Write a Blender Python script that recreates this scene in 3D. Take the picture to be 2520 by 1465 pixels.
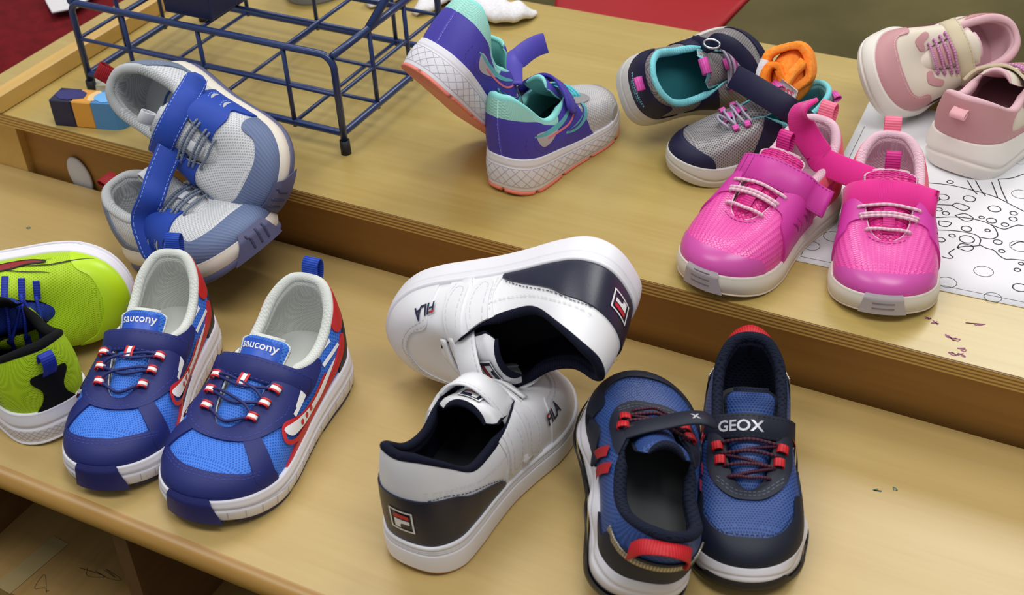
import bpy, math, random
import numpy as np
from mathutils import Vector, Matrix
from mathutils.bvhtree import BVHTree
from mathutils.geometry import tessellate_polygon

random.seed(4)
scene = bpy.context.scene
for o in list(bpy.data.objects):
    bpy.data.objects.remove(o, do_unlink=True)
COL = scene.collection

# ------------------------------------------------------------------ camera
FPX = 3349.0837
CAMLOC = np.array([0.45, -0.74746, 0.66406])
RR = np.array([[0.88241402, 0.46758846, -0.05202426],
               [0.24358421, -0.54866538, -0.79977061],
               [-0.40250742, 0.69305651, -0.5980472]])   # rows: right, down, forward
cd = bpy.data.cameras.new('camera')
cd.sensor_fit = 'HORIZONTAL'
cd.sensor_width = 36.0
cd.lens = FPX / 2520 * 36.0
cd.clip_start = 0.02
cd.clip_end = 60
cam = bpy.data.objects.new('camera', cd)
M = Matrix.Identity(4)
for i in range(3):
    M[i][0] = RR[0][i]; M[i][1] = -RR[1][i]; M[i][2] = -RR[2][i]; M[i][3] = CAMLOC[i]
cam.matrix_world = M
COL.objects.link(cam)
scene.camera = cam
cd.dof.use_dof = True
cd.dof.focus_distance = 1.02
cd.dof.aperture_fstop = 11.0

# ------------------------------------------------------------------ light
scene.view_settings.view_transform = 'Standard'
scene.view_settings.look = 'None'
scene.view_settings.exposure = 0.0
scene.view_settings.gamma = 1.0
scene.view_settings.use_curve_mapping = False
scene.cycles.max_bounces = 5
scene.cycles.diffuse_bounces = 3
scene.cycles.glossy_bounces = 3
scene.cycles.transmission_bounces = 2
scene.cycles.caustics_reflective = False
scene.cycles.caustics_refractive = False
world = bpy.data.worlds.new('room_light')
scene.world = world
world.use_nodes = True
world.node_tree.nodes['Background'].inputs[0].default_value = (0.95, 0.97, 1.0, 1)
world.node_tree.nodes['Background'].inputs[1].default_value = 0.38

def area(name, loc, target, sx, sy, power, color=(1, 1, 1)):
    ld = bpy.data.lights.new(name, 'AREA')
    ld.shape = 'RECTANGLE'; ld.size = sx; ld.size_y = sy
    ld.energy = power; ld.color = color
    o = bpy.data.objects.new(name, ld)
    o.location = loc
    d = Vector(target) - Vector(loc)
    o.rotation_euler = d.to_track_quat('-Z', 'Y').to_euler()
    COL.objects.link(o)
    return o
# fluorescent ceiling panels of the classroom
area('ceiling_light', (0.35, 2.45, 2.2), (0.35, 2.45, 0), 1.0, 1.4, 44, (1, 0.985, 0.95))
area('ceiling_light', (-0.8, 0.7, 2.2), (-0.8, 0.7, 0), 1.2, 0.6, 17, (1, 0.985, 0.95))
area('ceiling_light', (0.8, -0.4, 2.2), (0.8, -0.4, 0), 1.2, 0.6, 22, (1, 0.985, 0.95))
area('ceiling_light', (-0.8, -0.9, 2.2), (-0.8, -0.9, 0), 1.2, 0.6, 15, (1, 0.985, 0.95))

# ------------------------------------------------------------------ materials
_mats = {}
def srgb(h):
    h = h.lstrip('#')
    c = [int(h[i:i + 2], 16) / 255 for i in (0, 2, 4)]
    return tuple(x / 12.92 if x <= 0.04045 else ((x + 0.055) / 1.055) ** 2.4 for x in c) + (1,)

def mat(name, col, rough=0.5, spec=0.5, pat=None, col2=None, per=0.0024, bump=0.35, amt=1.0,
        metal=0.0, sheen=0.0, coat=0.0, noise=0.0, thr=0.5):
    """procedural fabric / leather / rubber; pat works on the metric UV of the part"""
    if name in _mats:
        return _mats[name]
    m = bpy.data.materials.new(name)
    m.use_nodes = True
    nt = m.node_tree; nd = nt.nodes; lk = nt.links
    b = nd['Principled BSDF']
    b.inputs['Roughness'].default_value = rough
    b.inputs['Specular IOR Level'].default_value = spec
    b.inputs['Metallic'].default_value = metal
    b.inputs['Sheen Weight'].default_value = sheen
    b.inputs['Coat Weight'].default_value = coat
    c1 = srgb(col)
    b.inputs['Base Color'].default_value = c1
    def math_(op, a, bb=None):
        n = nd.new('ShaderNodeMath'); n.operation = op
        for i, v in enumerate((a, bb)):
            if v is None: continue
            if isinstance(v, (int, float)): n.inputs[i].default_value = v
            else: lk.new(v, n.inputs[i])
        return n.outputs[0]
    height = None
    if pat:
        uv = nd.new('ShaderNodeUVMap'); uv.uv_map = 'UVMap'
        sp = nd.new('ShaderNodeSeparateXYZ'); lk.new(uv.outputs[0], sp.inputs[0])
        k = 2 * math.pi / per
        a = math_('MULTIPLY', sp.outputs[0], k)
        v = math_('MULTIPLY', sp.outputs[1], k)
        if pat == 'hex':
            v2 = math_('MULTIPLY', v, 0.866); a2 = math_('MULTIPLY', a, 0.5)
            f = math_('ADD', math_('ADD', math_('COSINE', a), math_('COSINE', math_('ADD', a2, v2))),
                      math_('COSINE', math_('SUBTRACT', a2, v2)))
            f = math_('DIVIDE', math_('ADD', f, 1.5), 4.5)
        elif pat == 'diamond':
            f = math_('MULTIPLY', math_('ADD', math_('ADD', math_('COSINE', a), math_('COSINE', math_('MULTIPLY', v, 0.6))), 2.0), 0.25)
        elif pat == 'weave':
            f = math_('ADD', math_('MULTIPLY', math_('MULTIPLY', math_('SINE', a), math_('SINE', v)), 0.5), 0.5)
        elif pat == 'rib':
            f = math_('ADD', math_('MULTIPLY', math_('COSINE', a), 0.5), 0.5)
        elif pat == 'ribv':
            f = math_('ADD', math_('MULTIPLY', math_('COSINE', v), 0.5), 0.5)
        mr = nd.new('ShaderNodeMapRange'); mr.interpolation_type = 'SMOOTHSTEP'
        mr.inputs['From Min'].default_value = thr - 0.22; mr.inputs['From Max'].default_value = thr + 0.22
        lk.new(f, mr.inputs['Value'])
        height = mr.outputs[0]
        if col2:
            mx = nd.new('ShaderNodeMix'); mx.data_type = 'RGBA'
            mx.inputs[6].default_value = c1; mx.inputs[7].default_value = srgb(col2)
            lk.new(math_('MULTIPLY', height, amt), mx.inputs[0])
            lk.new(mx.outputs[2], b.inputs['Base Color'])
    if noise > 0 and height is None:
        tc = nd.new('ShaderNodeTexCoord')
        nz = nd.new('ShaderNodeTexNoise'); nz.inputs['Scale'].default_value = noise
        nz.inputs['Detail'].default_value = 3
        lk.new(tc.outputs['Object'], nz.inputs['Vector'])
        height = nz.outputs[0]
    if height is not None and bump:
        bp = nd.new('ShaderNodeBump'); bp.inputs['Strength'].default_value = abs(bump)
        bp.invert = pat is not None and bump > 0
        bp.inputs['Distance'].default_value = 0.0008
        lk.new(height, bp.inputs['Height'])
        lk.new(bp.outputs[0], b.inputs['Normal'])
    _mats[name] = m
    return m

# ------------------------------------------------------------------ mesh helpers
def tag(o, label=None, cat=None, group=None, kind=None):
    if label: o['label'] = label
    if cat: o['category'] = cat
    if group: o['group'] = group
    if kind: o['kind'] = kind
    return o

def build(name, V, F, material, parent=None, uv=None, smooth=True):
    """link one mesh object; V (n,3), F list of index tuples, uv (n,2) per vertex"""
    me = bpy.data.meshes.new(name)
    me.from_pydata([tuple(map(float, v)) for v in V], [], [tuple(map(int, f)) for f in F])
    if smooth:
        me.polygons.foreach_set('use_smooth', [True] * len(me.polygons))
    if uv is not None:
        uv = np.asarray(uv, np.float32)
        l = me.uv_layers.new(name='UVMap')
        idx = np.zeros(len(me.loops), np.int32); me.loops.foreach_get('vertex_index', idx)
        l.data.foreach_set('uv', uv[idx].ravel())
    me.materials.append(material)
    me.update()
    o = bpy.data.objects.new(name, me)
    COL.objects.link(o)
    if parent is not None:
        o.parent = parent
    return o

def empty(name, mw=None):
    o = bpy.data.objects.new(name, None)
    o.empty_display_size = 0.02
    COL.objects.link(o)
    if mw is not None: o.matrix_world = mw
    return o

class MB:
    """collects simple solids for one mesh"""
    def __init__(s): s.V = []; s.F = []
    def add(s, V, F):
        k = len(s.V); s.V += [tuple(map(float, v)) for v in V]; s.F += [tuple(i + k for i in f) for f in F]; return s
    def box(s, x0, x1, y0, y1, z0, z1, bev=0.0):
        b = min(bev, (x1 - x0) / 2.01, (y1 - y0) / 2.01, (z1 - z0) / 2.01)
        if b <= 0:
            V = [(x, y, z) for z in (z0, z1) for (x, y) in ((x0, y0), (x1, y0), (x1, y1), (x0, y1))]
            return s.add(V, [(3, 2, 1, 0), (4, 5, 6, 7), (0, 1, 5, 4), (1, 2, 6, 5), (2, 3, 7, 6), (3, 0, 4, 7)])
        def ring(i, z):
            a0, a1, c0, c1 = x0 + i, x1 - i, y0 + i, y1 - i
            return [(a0 + b, c0, z), (a1 - b, c0, z), (a1, c0 + b, z), (a1, c1 - b, z), (a1 - b, c1, z), (a0 + b, c1, z), (a0, c1 - b, z), (a0, c0 + b, z)]
        R = [[(x + 0, y, z) for (x, y, z) in r] for r in (ring(0, z0 + b), ring(0, z1 - b))]
        def inset(z):
            a0, a1, c0, c1 = x0 + b, x1 - b, y0 + b, y1 - b
            return [(a0, c0, z), (a1, c0, z), (a1, c0, z), (a1, c1, z), (a1, c1, z), (a0, c1, z), (a0, c1, z), (a0, c0, z)]
        rings = [inset(z0), R[0], R[1], inset(z1)]
        V = [v for r in rings for v in r]; F = []
        for j in range(3):
            for i in range(8):
                k = (i + 1) % 8
                F.append((j * 8 + i, j * 8 + k, (j + 1) * 8 + k, (j + 1) * 8 + i))
        F.append(tuple(range(7, -1, -1))); F.append(tuple(24 + i for i in range(8)))
        return s.add(V, F)
    def tube(s, pts, r, n=8, caps=True):
        V, F = tube_mesh(pts, r, n, caps)
        return s.add(V, F)
    def build(s, name, material, parent=None, smooth=False):
        o = build(name, s.V, s.F, material, parent, smooth=smooth)
        return o

def nrm(v):
    v = np.asarray(v, float)
    return v / (np.linalg.norm(v, axis=-1, keepdims=True) + 1e-12)

def spline(P, n, closed=False):
    """Catmull-Rom resample of control points P (k,d) to about n points"""
    P = np.asarray(P, float); k = len(P)
    if k == 2 and not closed:
        t = np.linspace(0, 1, n)[:, None]; return P[0] * (1 - t) + P[1] * t
    segs = k if closed else k - 1
    t = np.linspace(0, segs, n, endpoint=not closed)
    i = np.minimum(t.astype(int), segs - 1); f = (t - i)[:, None]
    def g(j):
        if closed: return P[j % k]
        jj = np.clip(j, 0, k - 1); r = P[jj].copy()
        lo = j < 0; hi = j > k - 1
        r[lo] = 2 * P[0] - P[1]; r[hi] = 2 * P[-1] - P[-2]
        return r
    a, b, c, d = g(i - 1), g(i), g(i + 1), g(i + 2)
    return 0.5 * (2 * b + (c - a) * f + (2 * a - 5 * b + 4 * c - d) * f ** 2 + (3 * b - a - 3 * c + d) * f ** 3)

def tube_mesh(pts, r, n=8, caps=True):
    P = np.asarray(pts, float); k = len(P)
    T = nrm(np.gradient(P, axis=0))
    up = np.array([0, 0, 1.0]) if abs(T[0][2]) < 0.9 else np.array([1.0, 0, 0])
    u = nrm(np.cross(T[0], up)); V = []
    rr = np.full(k, r) if np.isscalar(r) else np.asarray(r)
    for i in range(k):
        u = nrm(u - T[i] * (u @ T[i])); w = np.cross(T[i], u)
        for j in range(n):
            a = 2 * math.pi * j / n
            V.append(P[i] + rr[i] * (u * math.cos(a) + w * math.sin(a)))
    F = []
    for i in range(k - 1):
        for j in range(n):
            j2 = (j + 1) % n
            F.append((i * n + j, i * n + j2, (i + 1) * n + j2, (i + 1) * n + j))
    if caps:
        F.append(tuple(range(n - 1, -1, -1))); F.append(tuple((k - 1) * n + j for j in range(n)))
    return V, F

def ribbon_mesh(P, D, width, thick, round0=False, round1=False, n=40, resample=True):
    """strap of rectangular section along P with width direction D; returns V,F,UV"""
    if resample:
        D = np.broadcast_to(np.asarray(D, float), np.asarray(P).shape)
        P = spline(P, n); D = spline(D, n)
    P = np.asarray(P, float); k = len(P)
    T = nrm(np.gradient(P, axis=0)); D = nrm(D - T * np.sum(D * T, 1, keepdims=True)); N = np.cross(T, D)
    s = np.concatenate([[0], np.cumsum(np.linalg.norm(np.diff(P, axis=0), axis=1))])
    w = np.full(k, width / 2.0) if np.isscalar(width) else np.asarray(width) / 2.0
    w = w.copy(); R = width / 2 if np.isscalar(width) else float(np.max(width)) / 2
    R *= 0.75
    for fl, dist in ((round0, s), (round1, s[-1] - s)):
        if fl:
            x = np.clip(dist / R, 0, 1); w *= 0.35 + 0.65 * np.sqrt(1 - (1 - x) ** 2)
    h = thick / 2; e = min(h, 0.0008)
    sec = [(-1, -h + e, 0), (-1, h - e, 0), (-1, h, e), (0, h, 0), (1, h, -e), (1, h - e, 0), (1, -h + e, 0), (1, -h, -e), (0, -h, 0), (-1, -h, e)]
    V = []; UV = []; F = []; m = len(sec)
    for i in range(k):
        for (a, b, c) in sec:
            V.append(P[i] + D[i] * (a * w[i] + c) + N[i] * b); UV.append((s[i], a * w[i]))
    for i in range(k - 1):
        for j in range(m):
            j2 = (j + 1) % m
            F.append((i * m + j, i * m + j2, (i + 1) * m + j2, (i + 1) * m + j))
    F.append(tuple(range(m - 1, -1, -1))); F.append(tuple((k - 1) * m + j for j in range(m)))
    return V, F, UV

def ribbon(name, P, D, width, thick, material, parent, **kw):
    V, F, UV = ribbon_mesh(P, D, width, thick, **kw)
    return build(name, V, F, material, parent, UV)

def sdf_poly(X, Y, poly):
    """signed distance, positive inside"""
    poly = np.asarray(poly, float); A = poly; B = np.roll(poly, -1, 0)
    p = np.stack([X.ravel(), Y.ravel()], 1)
    best = np.full(len(p), 1e9); ins = np.zeros(len(p), bool)
    for (a, b) in zip(A, B):
        ab = b - a; t = np.clip(((p - a) @ ab) / (ab @ ab + 1e-15), 0, 1)
        d = p - (a + t[:, None] * ab); best = np.minimum(best, (d * d).sum(1))
        c = (a[1] > p[:, 1]) != (b[1] > p[:, 1])
        xx = a[0] + (p[:, 1] - a[1]) * (b[0] - a[0]) / (b[1] - a[1] + 1e-15)
        ins ^= c & (p[:, 0] < xx)
    return (np.where(ins, 1, -1) * np.sqrt(best)).reshape(X.shape)

def clip_surface(P, N, UV, g, th, lift=0.0006, wrap=True):
    """part of the grid P (n,m,3) where g>0, raised by th with a rim down to the surface"""
    n, m = g.shape
    i = np.arange(n if wrap else n - 1); j = np.arange(m - 1)
    I, J = np.meshgrid(i, j, indexing='ij'); I2 = (I + 1) % n
    a = (I * m + J).ravel(); b = (I2 * m + J).ravel(); c = (I2 * m + J + 1).ravel(); d = (I * m + J + 1).ravel()
    tris = np.concatenate([np.stack([a, b, c], 1), np.stack([a, c, d], 1)])
    G = g.ravel(); s = G[tris] > 0; cnt = s.sum(1)
    full = tris[cnt == 3]; part = tris[(cnt > 0) & (cnt < 3)]
    Pf = P.reshape(-1, 3); Nf = N.reshape(-1, 3); Uf = UV.reshape(-1, 2)
    vp = []; vn = []; vu = []; idx = {}
    def vid(k):
        if k not in idx:
            idx[k] = len(vp); vp.append(Pf[k]); vn.append(Nf[k]); vu.append(Uf[k])
        return idx[k]
    def eid(p, q):
        k = (min(p, q), max(p, q))
        if k not in idx:
            t = G[k[0]] / (G[k[0]] - G[k[1]])
            idx[k] = len(vp); vp.append(Pf[k[0]] * (1 - t) + Pf[k[1]] * t)
            vn.append(Nf[k[0]] * (1 - t) + Nf[k[1]] * t); vu.append(Uf[k[0]] * (1 - t) + Uf[k[1]] * t)
        return idx[k]
    F = [tuple(vid(int(x)) for x in t) for t in full]
    for t in part:
        t = [int(x) for x in t]; f = []
        for q in range(3):
            p0, p1 = t[q], t[(q + 1) % 3]
            if G[p0] > 0: f.append(vid(p0))
            if (G[p0] > 0) != (G[p1] > 0): f.append(eid(p0, p1))
        if len(f) >= 3: F.append(tuple(f))
    if not F: return None
    vp = np.array(vp); vn = nrm(np.array(vn)); vu = np.array(vu)
    top = vp + vn * (th + lift)
    ec = {}
    for f in F:
        for q in range(len(f)):
            ec[(f[q], f[(q + 1) % len(f)])] = 1
    V = list(top); U = list(vu)
    rim = [(p, q) for (p, q) in ec if (q, p) not in ec]
    mp = {}
    def dup(p, lo):
        k = (p, lo)
        if k not in mp:
            mp[k] = len(V); V.append(vp[p] - vn[p] * 0.0004 if lo else top[p]); U.append(vu[p])
        return mp[k]
    for (p, q) in rim:
        F.append((dup(q, 0), dup(p, 0), dup(p, 1), dup(q, 1)))
    return V, F, U

# ------------------------------------------------------------------ wood, carpet and room
H = 0.06936      # height of the upper shelf board above the lower one
def wood(name, c_dark, c_light, axis=0, rough=.38, scale=1.0, contrast=1.0, coat=.15, ply=False, ply_scale=330.0):
    m = bpy.data.materials.new(name); m.use_nodes = True
    nt = m.node_tree; nd = nt.nodes; lk = nt.links; b = nd['Principled BSDF']
    tc = nd.new('ShaderNodeTexCoord'); mp = nd.new('ShaderNodeMapping')
    sc = [26.0, 26.0, 26.0]; sc[axis] = 1.6
    mp.inputs['Scale'].default_value = [v * scale for v in sc]
    lk.new(tc.outputs['Object'], mp.inputs['Vector'])
    n1 = nd.new('ShaderNodeTexNoise'); n1.inputs['Scale'].default_value = 1.0; n1.inputs['Detail'].default_value = 5; n1.inputs['Distortion'].default_value = .6
    lk.new(mp.outputs[0], n1.inputs['Vector'])
    n2 = nd.new('ShaderNodeTexNoise'); n2.inputs['Scale'].default_value = 9.0; n2.inputs['Detail'].default_value = 3
    lk.new(mp.outputs[0], n2.inputs['Vector'])
    n3 = nd.new('ShaderNodeTexNoise'); n3.inputs['Scale'].default_value = 3.5; n3.inputs['Detail'].default_value = 2
    lk.new(tc.outputs['Object'], n3.inputs['Vector'])
    def mm(op, a, bb):
        n = nd.new('ShaderNodeMath'); n.operation = op
        for i, v in enumerate((a, bb)):
            if isinstance(v, (int, float)): n.inputs[i].default_value = v
            else: lk.new(v, n.inputs[i])
        return n.outputs[0]
    f = mm('ADD', mm('ADD', mm('MULTIPLY', n1.outputs[0], .55), mm('MULTIPLY', n2.outputs[0], .25)), mm('MULTIPLY', n3.outputs[0], .35))
    if ply:
        sp = nd.new('ShaderNodeSeparateXYZ'); lk.new(tc.outputs['Object'], sp.inputs[0])
        st = mm('SINE', mm('MULTIPLY', sp.outputs[2], ply_scale * 6.283), 0.0)
        f = mm('ADD', mm('MULTIPLY', f, .55), mm('ADD', mm('MULTIPLY', st, .32), .25))
    cr = nd.new('ShaderNodeValToRGB')
    cr.color_ramp.elements[0].position = .5 - .22 / contrast; cr.color_ramp.elements[1].position = .5 + .26 / contrast
    cr.color_ramp.elements[0].color = srgb(c_dark); cr.color_ramp.elements[1].color = srgb(c_light)
    lk.new(f, cr.inputs[0]); lk.new(cr.outputs[0], b.inputs['Base Color'])
    b.inputs['Roughness'].default_value = rough; b.inputs['Coat Weight'].default_value = coat; b.inputs['Coat Roughness'].default_value = .3
    bp = nd.new('ShaderNodeBump'); bp.inputs['Strength'].default_value = .12; bp.inputs['Distance'].default_value = .0006
    lk.new(n2.outputs[0], bp.inputs['Height']); lk.new(bp.outputs[0], b.inputs['Normal'])
    return m
W_top = wood('honey_plywood', '#A08442', '#B8A262', 0, .30, contrast=1.0, coat=.25)
W_ply = wood('plywood_edge', '#7A5826', '#C49A50', 0, .45, ply=True, contrast=1.1)
W_bench = wood('pale_birch', '#AE9154', '#C2A870', 0, .36, contrast=.8)
W_edge = wood('rounded_edge_wood', '#8C6428', '#B0863E', 0, .35, contrast=1.1)
W_riser = wood('dark_riser_wood', '#8A5E28', '#B0803C', 0, .55, contrast=.9)
W_dark = wood('dark_panel_wood', '#4E3416', '#6E4A22', 1, .6)  # darker brown wood of the cubby dividers
W_lip = wood('lip_wood', '#B58C42', '#D2AC62', 1, .4)
W_cub = wood('cubby_wood', '#8A6A38', '#B08E56', 1, .5)

def at(u, v, z):
    """point of the picture plane pixel on the horizontal plane z (used to size the furniture)"""
    d = np.array([(u - 1260) / FPX, (v - 732.5) / FPX, 1.0]) @ RR
    return CAMLOC + d * (z - CAMLOC[2]) / d[2]

# carpet and wall of the classroom
def noisy(name, a, b, scale, rough=.95, bump=.4, detail=4):
    m = bpy.data.materials.new(name); m.use_nodes = True; nt = m.node_tree; nd = nt.nodes; lk = nt.links; p = nd['Principled BSDF']
    tc = nd.new('ShaderNodeTexCoord'); n = nd.new('ShaderNodeTexNoise'); n.inputs['Scale'].default_value = scale; n.inputs['Detail'].default_value = detail
    lk.new(tc.outputs['Object'], n.inputs['Vector']); cr = nd.new('ShaderNodeValToRGB')
    cr.color_ramp.elements[0].color = srgb(a); cr.color_ramp.elements[1].color = srgb(b); cr.color_ramp.elements[0].position = .35; cr.color_ramp.elements[1].position = .65
    lk.new(n.outputs[0], cr.inputs[0]); lk.new(cr.outputs[0], p.inputs['Base Color']); p.inputs['Roughness'].default_value = rough; p.inputs['Specular IOR Level'].default_value = .2
    bp = nd.new('ShaderNodeBump'); bp.inputs['Strength'].default_value = bump; bp.inputs['Distance'].default_value = .002; lk.new(n.outputs[0], bp.inputs['Height']); lk.new(bp.outputs[0], p.inputs['Normal'])
    return m
FZ = -0.36
fl = MB().box(-5, 5, -3, 6, FZ - .05, FZ).build('floor', noisy('olive_carpet', '#463F26', '#6A613E', 2.2, bump=.1, detail=8))
tag(fl, kind='structure')
wl = MB().box(-5, 5, 6.0, 6.1, FZ, 3.0).build('wall_back', noisy('wall_paint', '#B9B2A0', '#C4BDAA', 3, .8, .05))
tag(wl, kind='structure')

# upper shelf unit
shelf = empty('shelf_unit')
tag(shelf, 'honey plywood shelf with a raised left lip behind the lower bench', 'shelf')
shelf.location = (.35, .2, FZ)
bpy.context.view_layer.update()
def put_in(mb, name, m, parent, smooth=False):
    o = mb.build(name, m, None, smooth)
    o.parent = parent; o.matrix_parent_inverse = parent.matrix_world.inverted()
    return o
XR = 1.25
put_in(MB().box(-.5800, XR, .0008, .3975, H - .0117, H), 'top_board', W_top, shelf)
put_in(MB().box(-.5800, XR, -.0006, .0008, H - .0117, H - .0004), 'plywood_edge', W_ply, shelf)
put_in(MB().box(-.5326, -.5174, .0, .3975, H + .0001, H + .0174, .0012), 'side_lip', W_lip, shelf)
put_in(MB().box(-.575, -.5210, .012, .045, FZ, H - .0117), 'corner_post', W_lip, shelf)
put_in(MB().box(-.5210, XR, .020, .034, FZ, H - .0117), 'riser_panel', W_riser, shelf)
put_in(MB().box(-.575, -.5590, .045, .3975, FZ, H - .0117), 'end_panel', W_riser, shelf)
# crayon marks on the front of the shelf
cray = mat('violet_crayon', '#9A5A86', .8)
def scribble(cx, cy, w, h, n, seed, name='crayon_mark', m=cray, z=H, parent=shelf, r=.00035):
    rd = random.Random(seed)
    pts = [(cx + rd.uniform(-w, w), cy + rd.uniform(-h, h), z + .00025) for _ in range(n)]
    V, F, U = ribbon_mesh(pts, (0, 0, 1), .0003, .0006, n=n * 6)
    V = []; F = []
    P = spline(pts, n * 6); T = nrm(np.gradient(P, axis=0)); Nn = np.cross(T, [0, 0, 1])
    for p, q in zip(P, Nn): V += [p - q * r, p + q * r]
    for i in range(len(P) - 1): F.append((2 * i, 2 * i + 1, 2 * i + 3, 2 * i + 2))
    o = build(name, V, F, m); o.parent = parent; o.matrix_parent_inverse = parent.matrix_world.inverted()
for i, (u, v, w) in enumerate([(2280, 783, .004), (2302, 794, .003), (2400, 797, .007), (2340, 830, .004), (2352, 836, .003), (2366, 860, .003), (2348, 873, .004), (2372, 874, .004)]):
    p = at(u, v, H); scribble(p[0], p[1], w, .0022, 7, i)

# lower bench with a rounded front edge and a cubby under it
bench = empty('bench')
bench.location = (.1, -.15, FZ)
tag(bench, 'low pale birch bench with a rounded front edge and cubbies below', 'bench')
bpy.context.view_layer.update()
put_in(MB().box(-.95, XR, -.306, .0115, -.019, 0), 'seat_board', W_bench, bench)
V = []; F = []; prof = [(-.306, 0.0)] + [(-.306 - .0106 * math.sin(a), -.0095 + .0095 * math.cos(a)) for a in np.linspace(.15, math.pi - .15, 9)] + [(-.306, -.019)]
for x in (-.95, XR): V += [(x, y, z) for (y, z) in prof]
k = len(prof)
for i in range(k - 1): F.append((i, i + 1, k + i + 1, k + i))
F += [tuple(range(k)), tuple(range(2 * k - 1, k - 1, -1))]
eo = build('rounded_edge', V, F, W_edge); eo.parent = bench; eo.matrix_parent_inverse = bench.matrix_world.inverted()
put_in(MB().box(-.95, XR, -.3166, .0115, -.160, -.143), 'cubby_floor', W_cub, bench)
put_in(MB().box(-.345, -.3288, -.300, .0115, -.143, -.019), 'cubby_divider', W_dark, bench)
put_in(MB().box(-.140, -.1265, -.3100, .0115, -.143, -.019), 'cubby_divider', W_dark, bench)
put_in(MB().box(-.95, XR, .0, .0115, -.143, -.019), 'cubby_back', W_riser, bench)
for x in (-.94, .6, 1.2):
    put_in(MB().box(x, x + .03, -.30, .0, FZ, -.160), 'bench_leg', W_riser, bench)
# strip of old tape and pencil scribbles in the cubby
tape = mat('old_tape', '#9E8A5E', .5)
p0, p1 = at(150, 1330, -.143), at(6, 1452, -.143); dd = nrm(np.array([p1[0] - p0[0], p1[1] - p0[1], 0])); nn = np.array([-dd[1], dd[0], 0]) * .009
tp = build('tape_strip', [p0 - nn + [0, 0, .0004], p0 + nn + [0, 0, .0004], p1 + nn + [0, 0, .0004], p1 - nn + [0, 0, .0004]], [(0, 1, 2, 3)], tape)
tp.parent = bench; tp.matrix_parent_inverse = bench.matrix_world.inverted()
pen = mat('pencil_line', '#4A3C24', .8)
for i, (u, v, w, h) in enumerate([(215, 1410, .02, .004), (275, 1418, .016, .006), (110, 1440, .008, .008)]):
    p = at(u, v, -.143); scribble(p[0], p[1], w, h, 6, 20 + i, 'pencil_mark', pen, -.143, bench, .0002)
grn = mat('green_pencil', '#4C7466', .8)
for i, (u, v) in enumerate([(2160, 1208), (2204, 1206), (70, 560)]):
    p = at(u, v, 0); scribble(p[0], p[1], .003, .002, 5, 40 + i, 'pencil_mark', grn, 0, bench)

# colouring page
CIRC = [(0.2269, 0.0904, 0.0062), (0.2378, 0.1088, 0.0072), (0.2183, 0.1289, 0.0051), (0.2162, 0.1262, 0.0004), (0.2216, 0.2743, 0.0078), (0.2989, 0.2194, 0.0024), (0.3182, 0.201, 0.0046), (0.3389, 0.1942, 0.0047), (0.3005, 0.1769, 0.0026), (0.3067, 0.1734, 0.0026), (0.3534, 0.1936, 0.0027), (0.3547, 0.1856, 0.0029), (0.3326, 0.1784, 0.0019), (0.3405, 0.177, 0.0036), (0.3508, 0.1754, 0.0026), (0.3259, 0.1585, 0.0038), (0.3406, 0.1625, 0.0019), (0.3184, 0.1451, 0.0023), (0.3294, 0.1446, 0.0054), (0.312, 0.1364, 0.0032), (0.3509, 0.1499, 0.0032), (0.356, 0.1394, 0.0022), (0.3497, 0.1085, 0.0069), (0.3292, 0.0847, 0.0068), (0.3625, 0.0798, 0.006), (0.3773, 0.099, 0.0051), (0.3711, 0.1201, 0.0022), (0.3721, 0.129, 0.0018), (0.3668, 0.151, 0.0074), (0.3526, 0.2228, 0.0067), (0.3403, 0.2742, 0.0075), (0.2991, 0.1953, 0.0046), (0.2938, 0.1911, 0.004)]
LINES = [[(0.2838, 0.2116), (0.3007, 0.2149), (0.3199, 0.214), (0.3361, 0.2113), (0.3499, 0.2045), (0.36, 0.1995)], [(0.3106, 0.227), (0.3182, 0.2145), (0.3224, 0.2099)], [(0.3164, 0.2295), (0.3242, 0.2158), (0.3286, 0.21)], [(0.3285, 0.232), (0.3358, 0.2156), (0.3379, 0.2101)], [(0.3322, 0.2383), (0.3383, 0.2231), (0.3454, 0.2083)], [(0.3322, 0.2383), (0.3417, 0.2443), (0.3491, 0.2541)], [(0.3006, 0.164), (0.3143, 0.1711), (0.329, 0.1738), (0.3418, 0.1709), (0.3488, 0.1595), (0.3459, 0.1524), (0.3372, 0.151)], [(0.3061, 0.1481), (0.3188, 0.1524), (0.3322, 0.1535), (0.3383, 0.1491), (0.3394, 0.1414)], [(0.3394, 0.1414), (0.3444, 0.1389), (0.3505, 0.1381), (0.356, 0.1326), (0.3609, 0.1302), (0.3649, 0.1319), (0.3732, 0.1339)], [(0.3418, 0.1709), (0.3513, 0.169), (0.3561, 0.1746), (0.3597, 0.1786), (0.3641, 0.1793)], [(0.3244, 0.129), (0.3217, 0.1215), (0.3256, 0.1175), (0.3233, 0.1148), (0.3183, 0.1149)], [(0.3255, 0.1306), (0.3304, 0.1351), (0.3358, 0.1375), (0.3402, 0.1405)], [(0.2959, 0.1825), (0.309, 0.1869)], [(0.3083, 0.186), (0.3111, 0.191), (0.321, 0.1889), (0.3178, 0.1825), (0.3083, 0.186)], [(0.3138, 0.1734), (0.3203, 0.1786), (0.3274, 0.1743), (0.3226, 0.1686), (0.3138, 0.1734)], [(0.3044, 0.1613), (0.3134, 0.1622), (0.3119, 0.1555), (0.3064, 0.1555), (0.3044, 0.1613)], [(0.3255, 0.1306), (0.3269, 0.1371), (0.3342, 0.1379), (0.3365, 0.1343), (0.3332, 0.1294), (0.3255, 0.1306)], [(0.3608, 0.149), (0.3644, 0.1558), (0.3684, 0.1575)]]
PAP = empty('colouring_page'); a0 = at(1945, 640, H)
tag(PAP, 'white colouring page with black bubbles and sea shapes under the hot pink shoes', 'paper')
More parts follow.
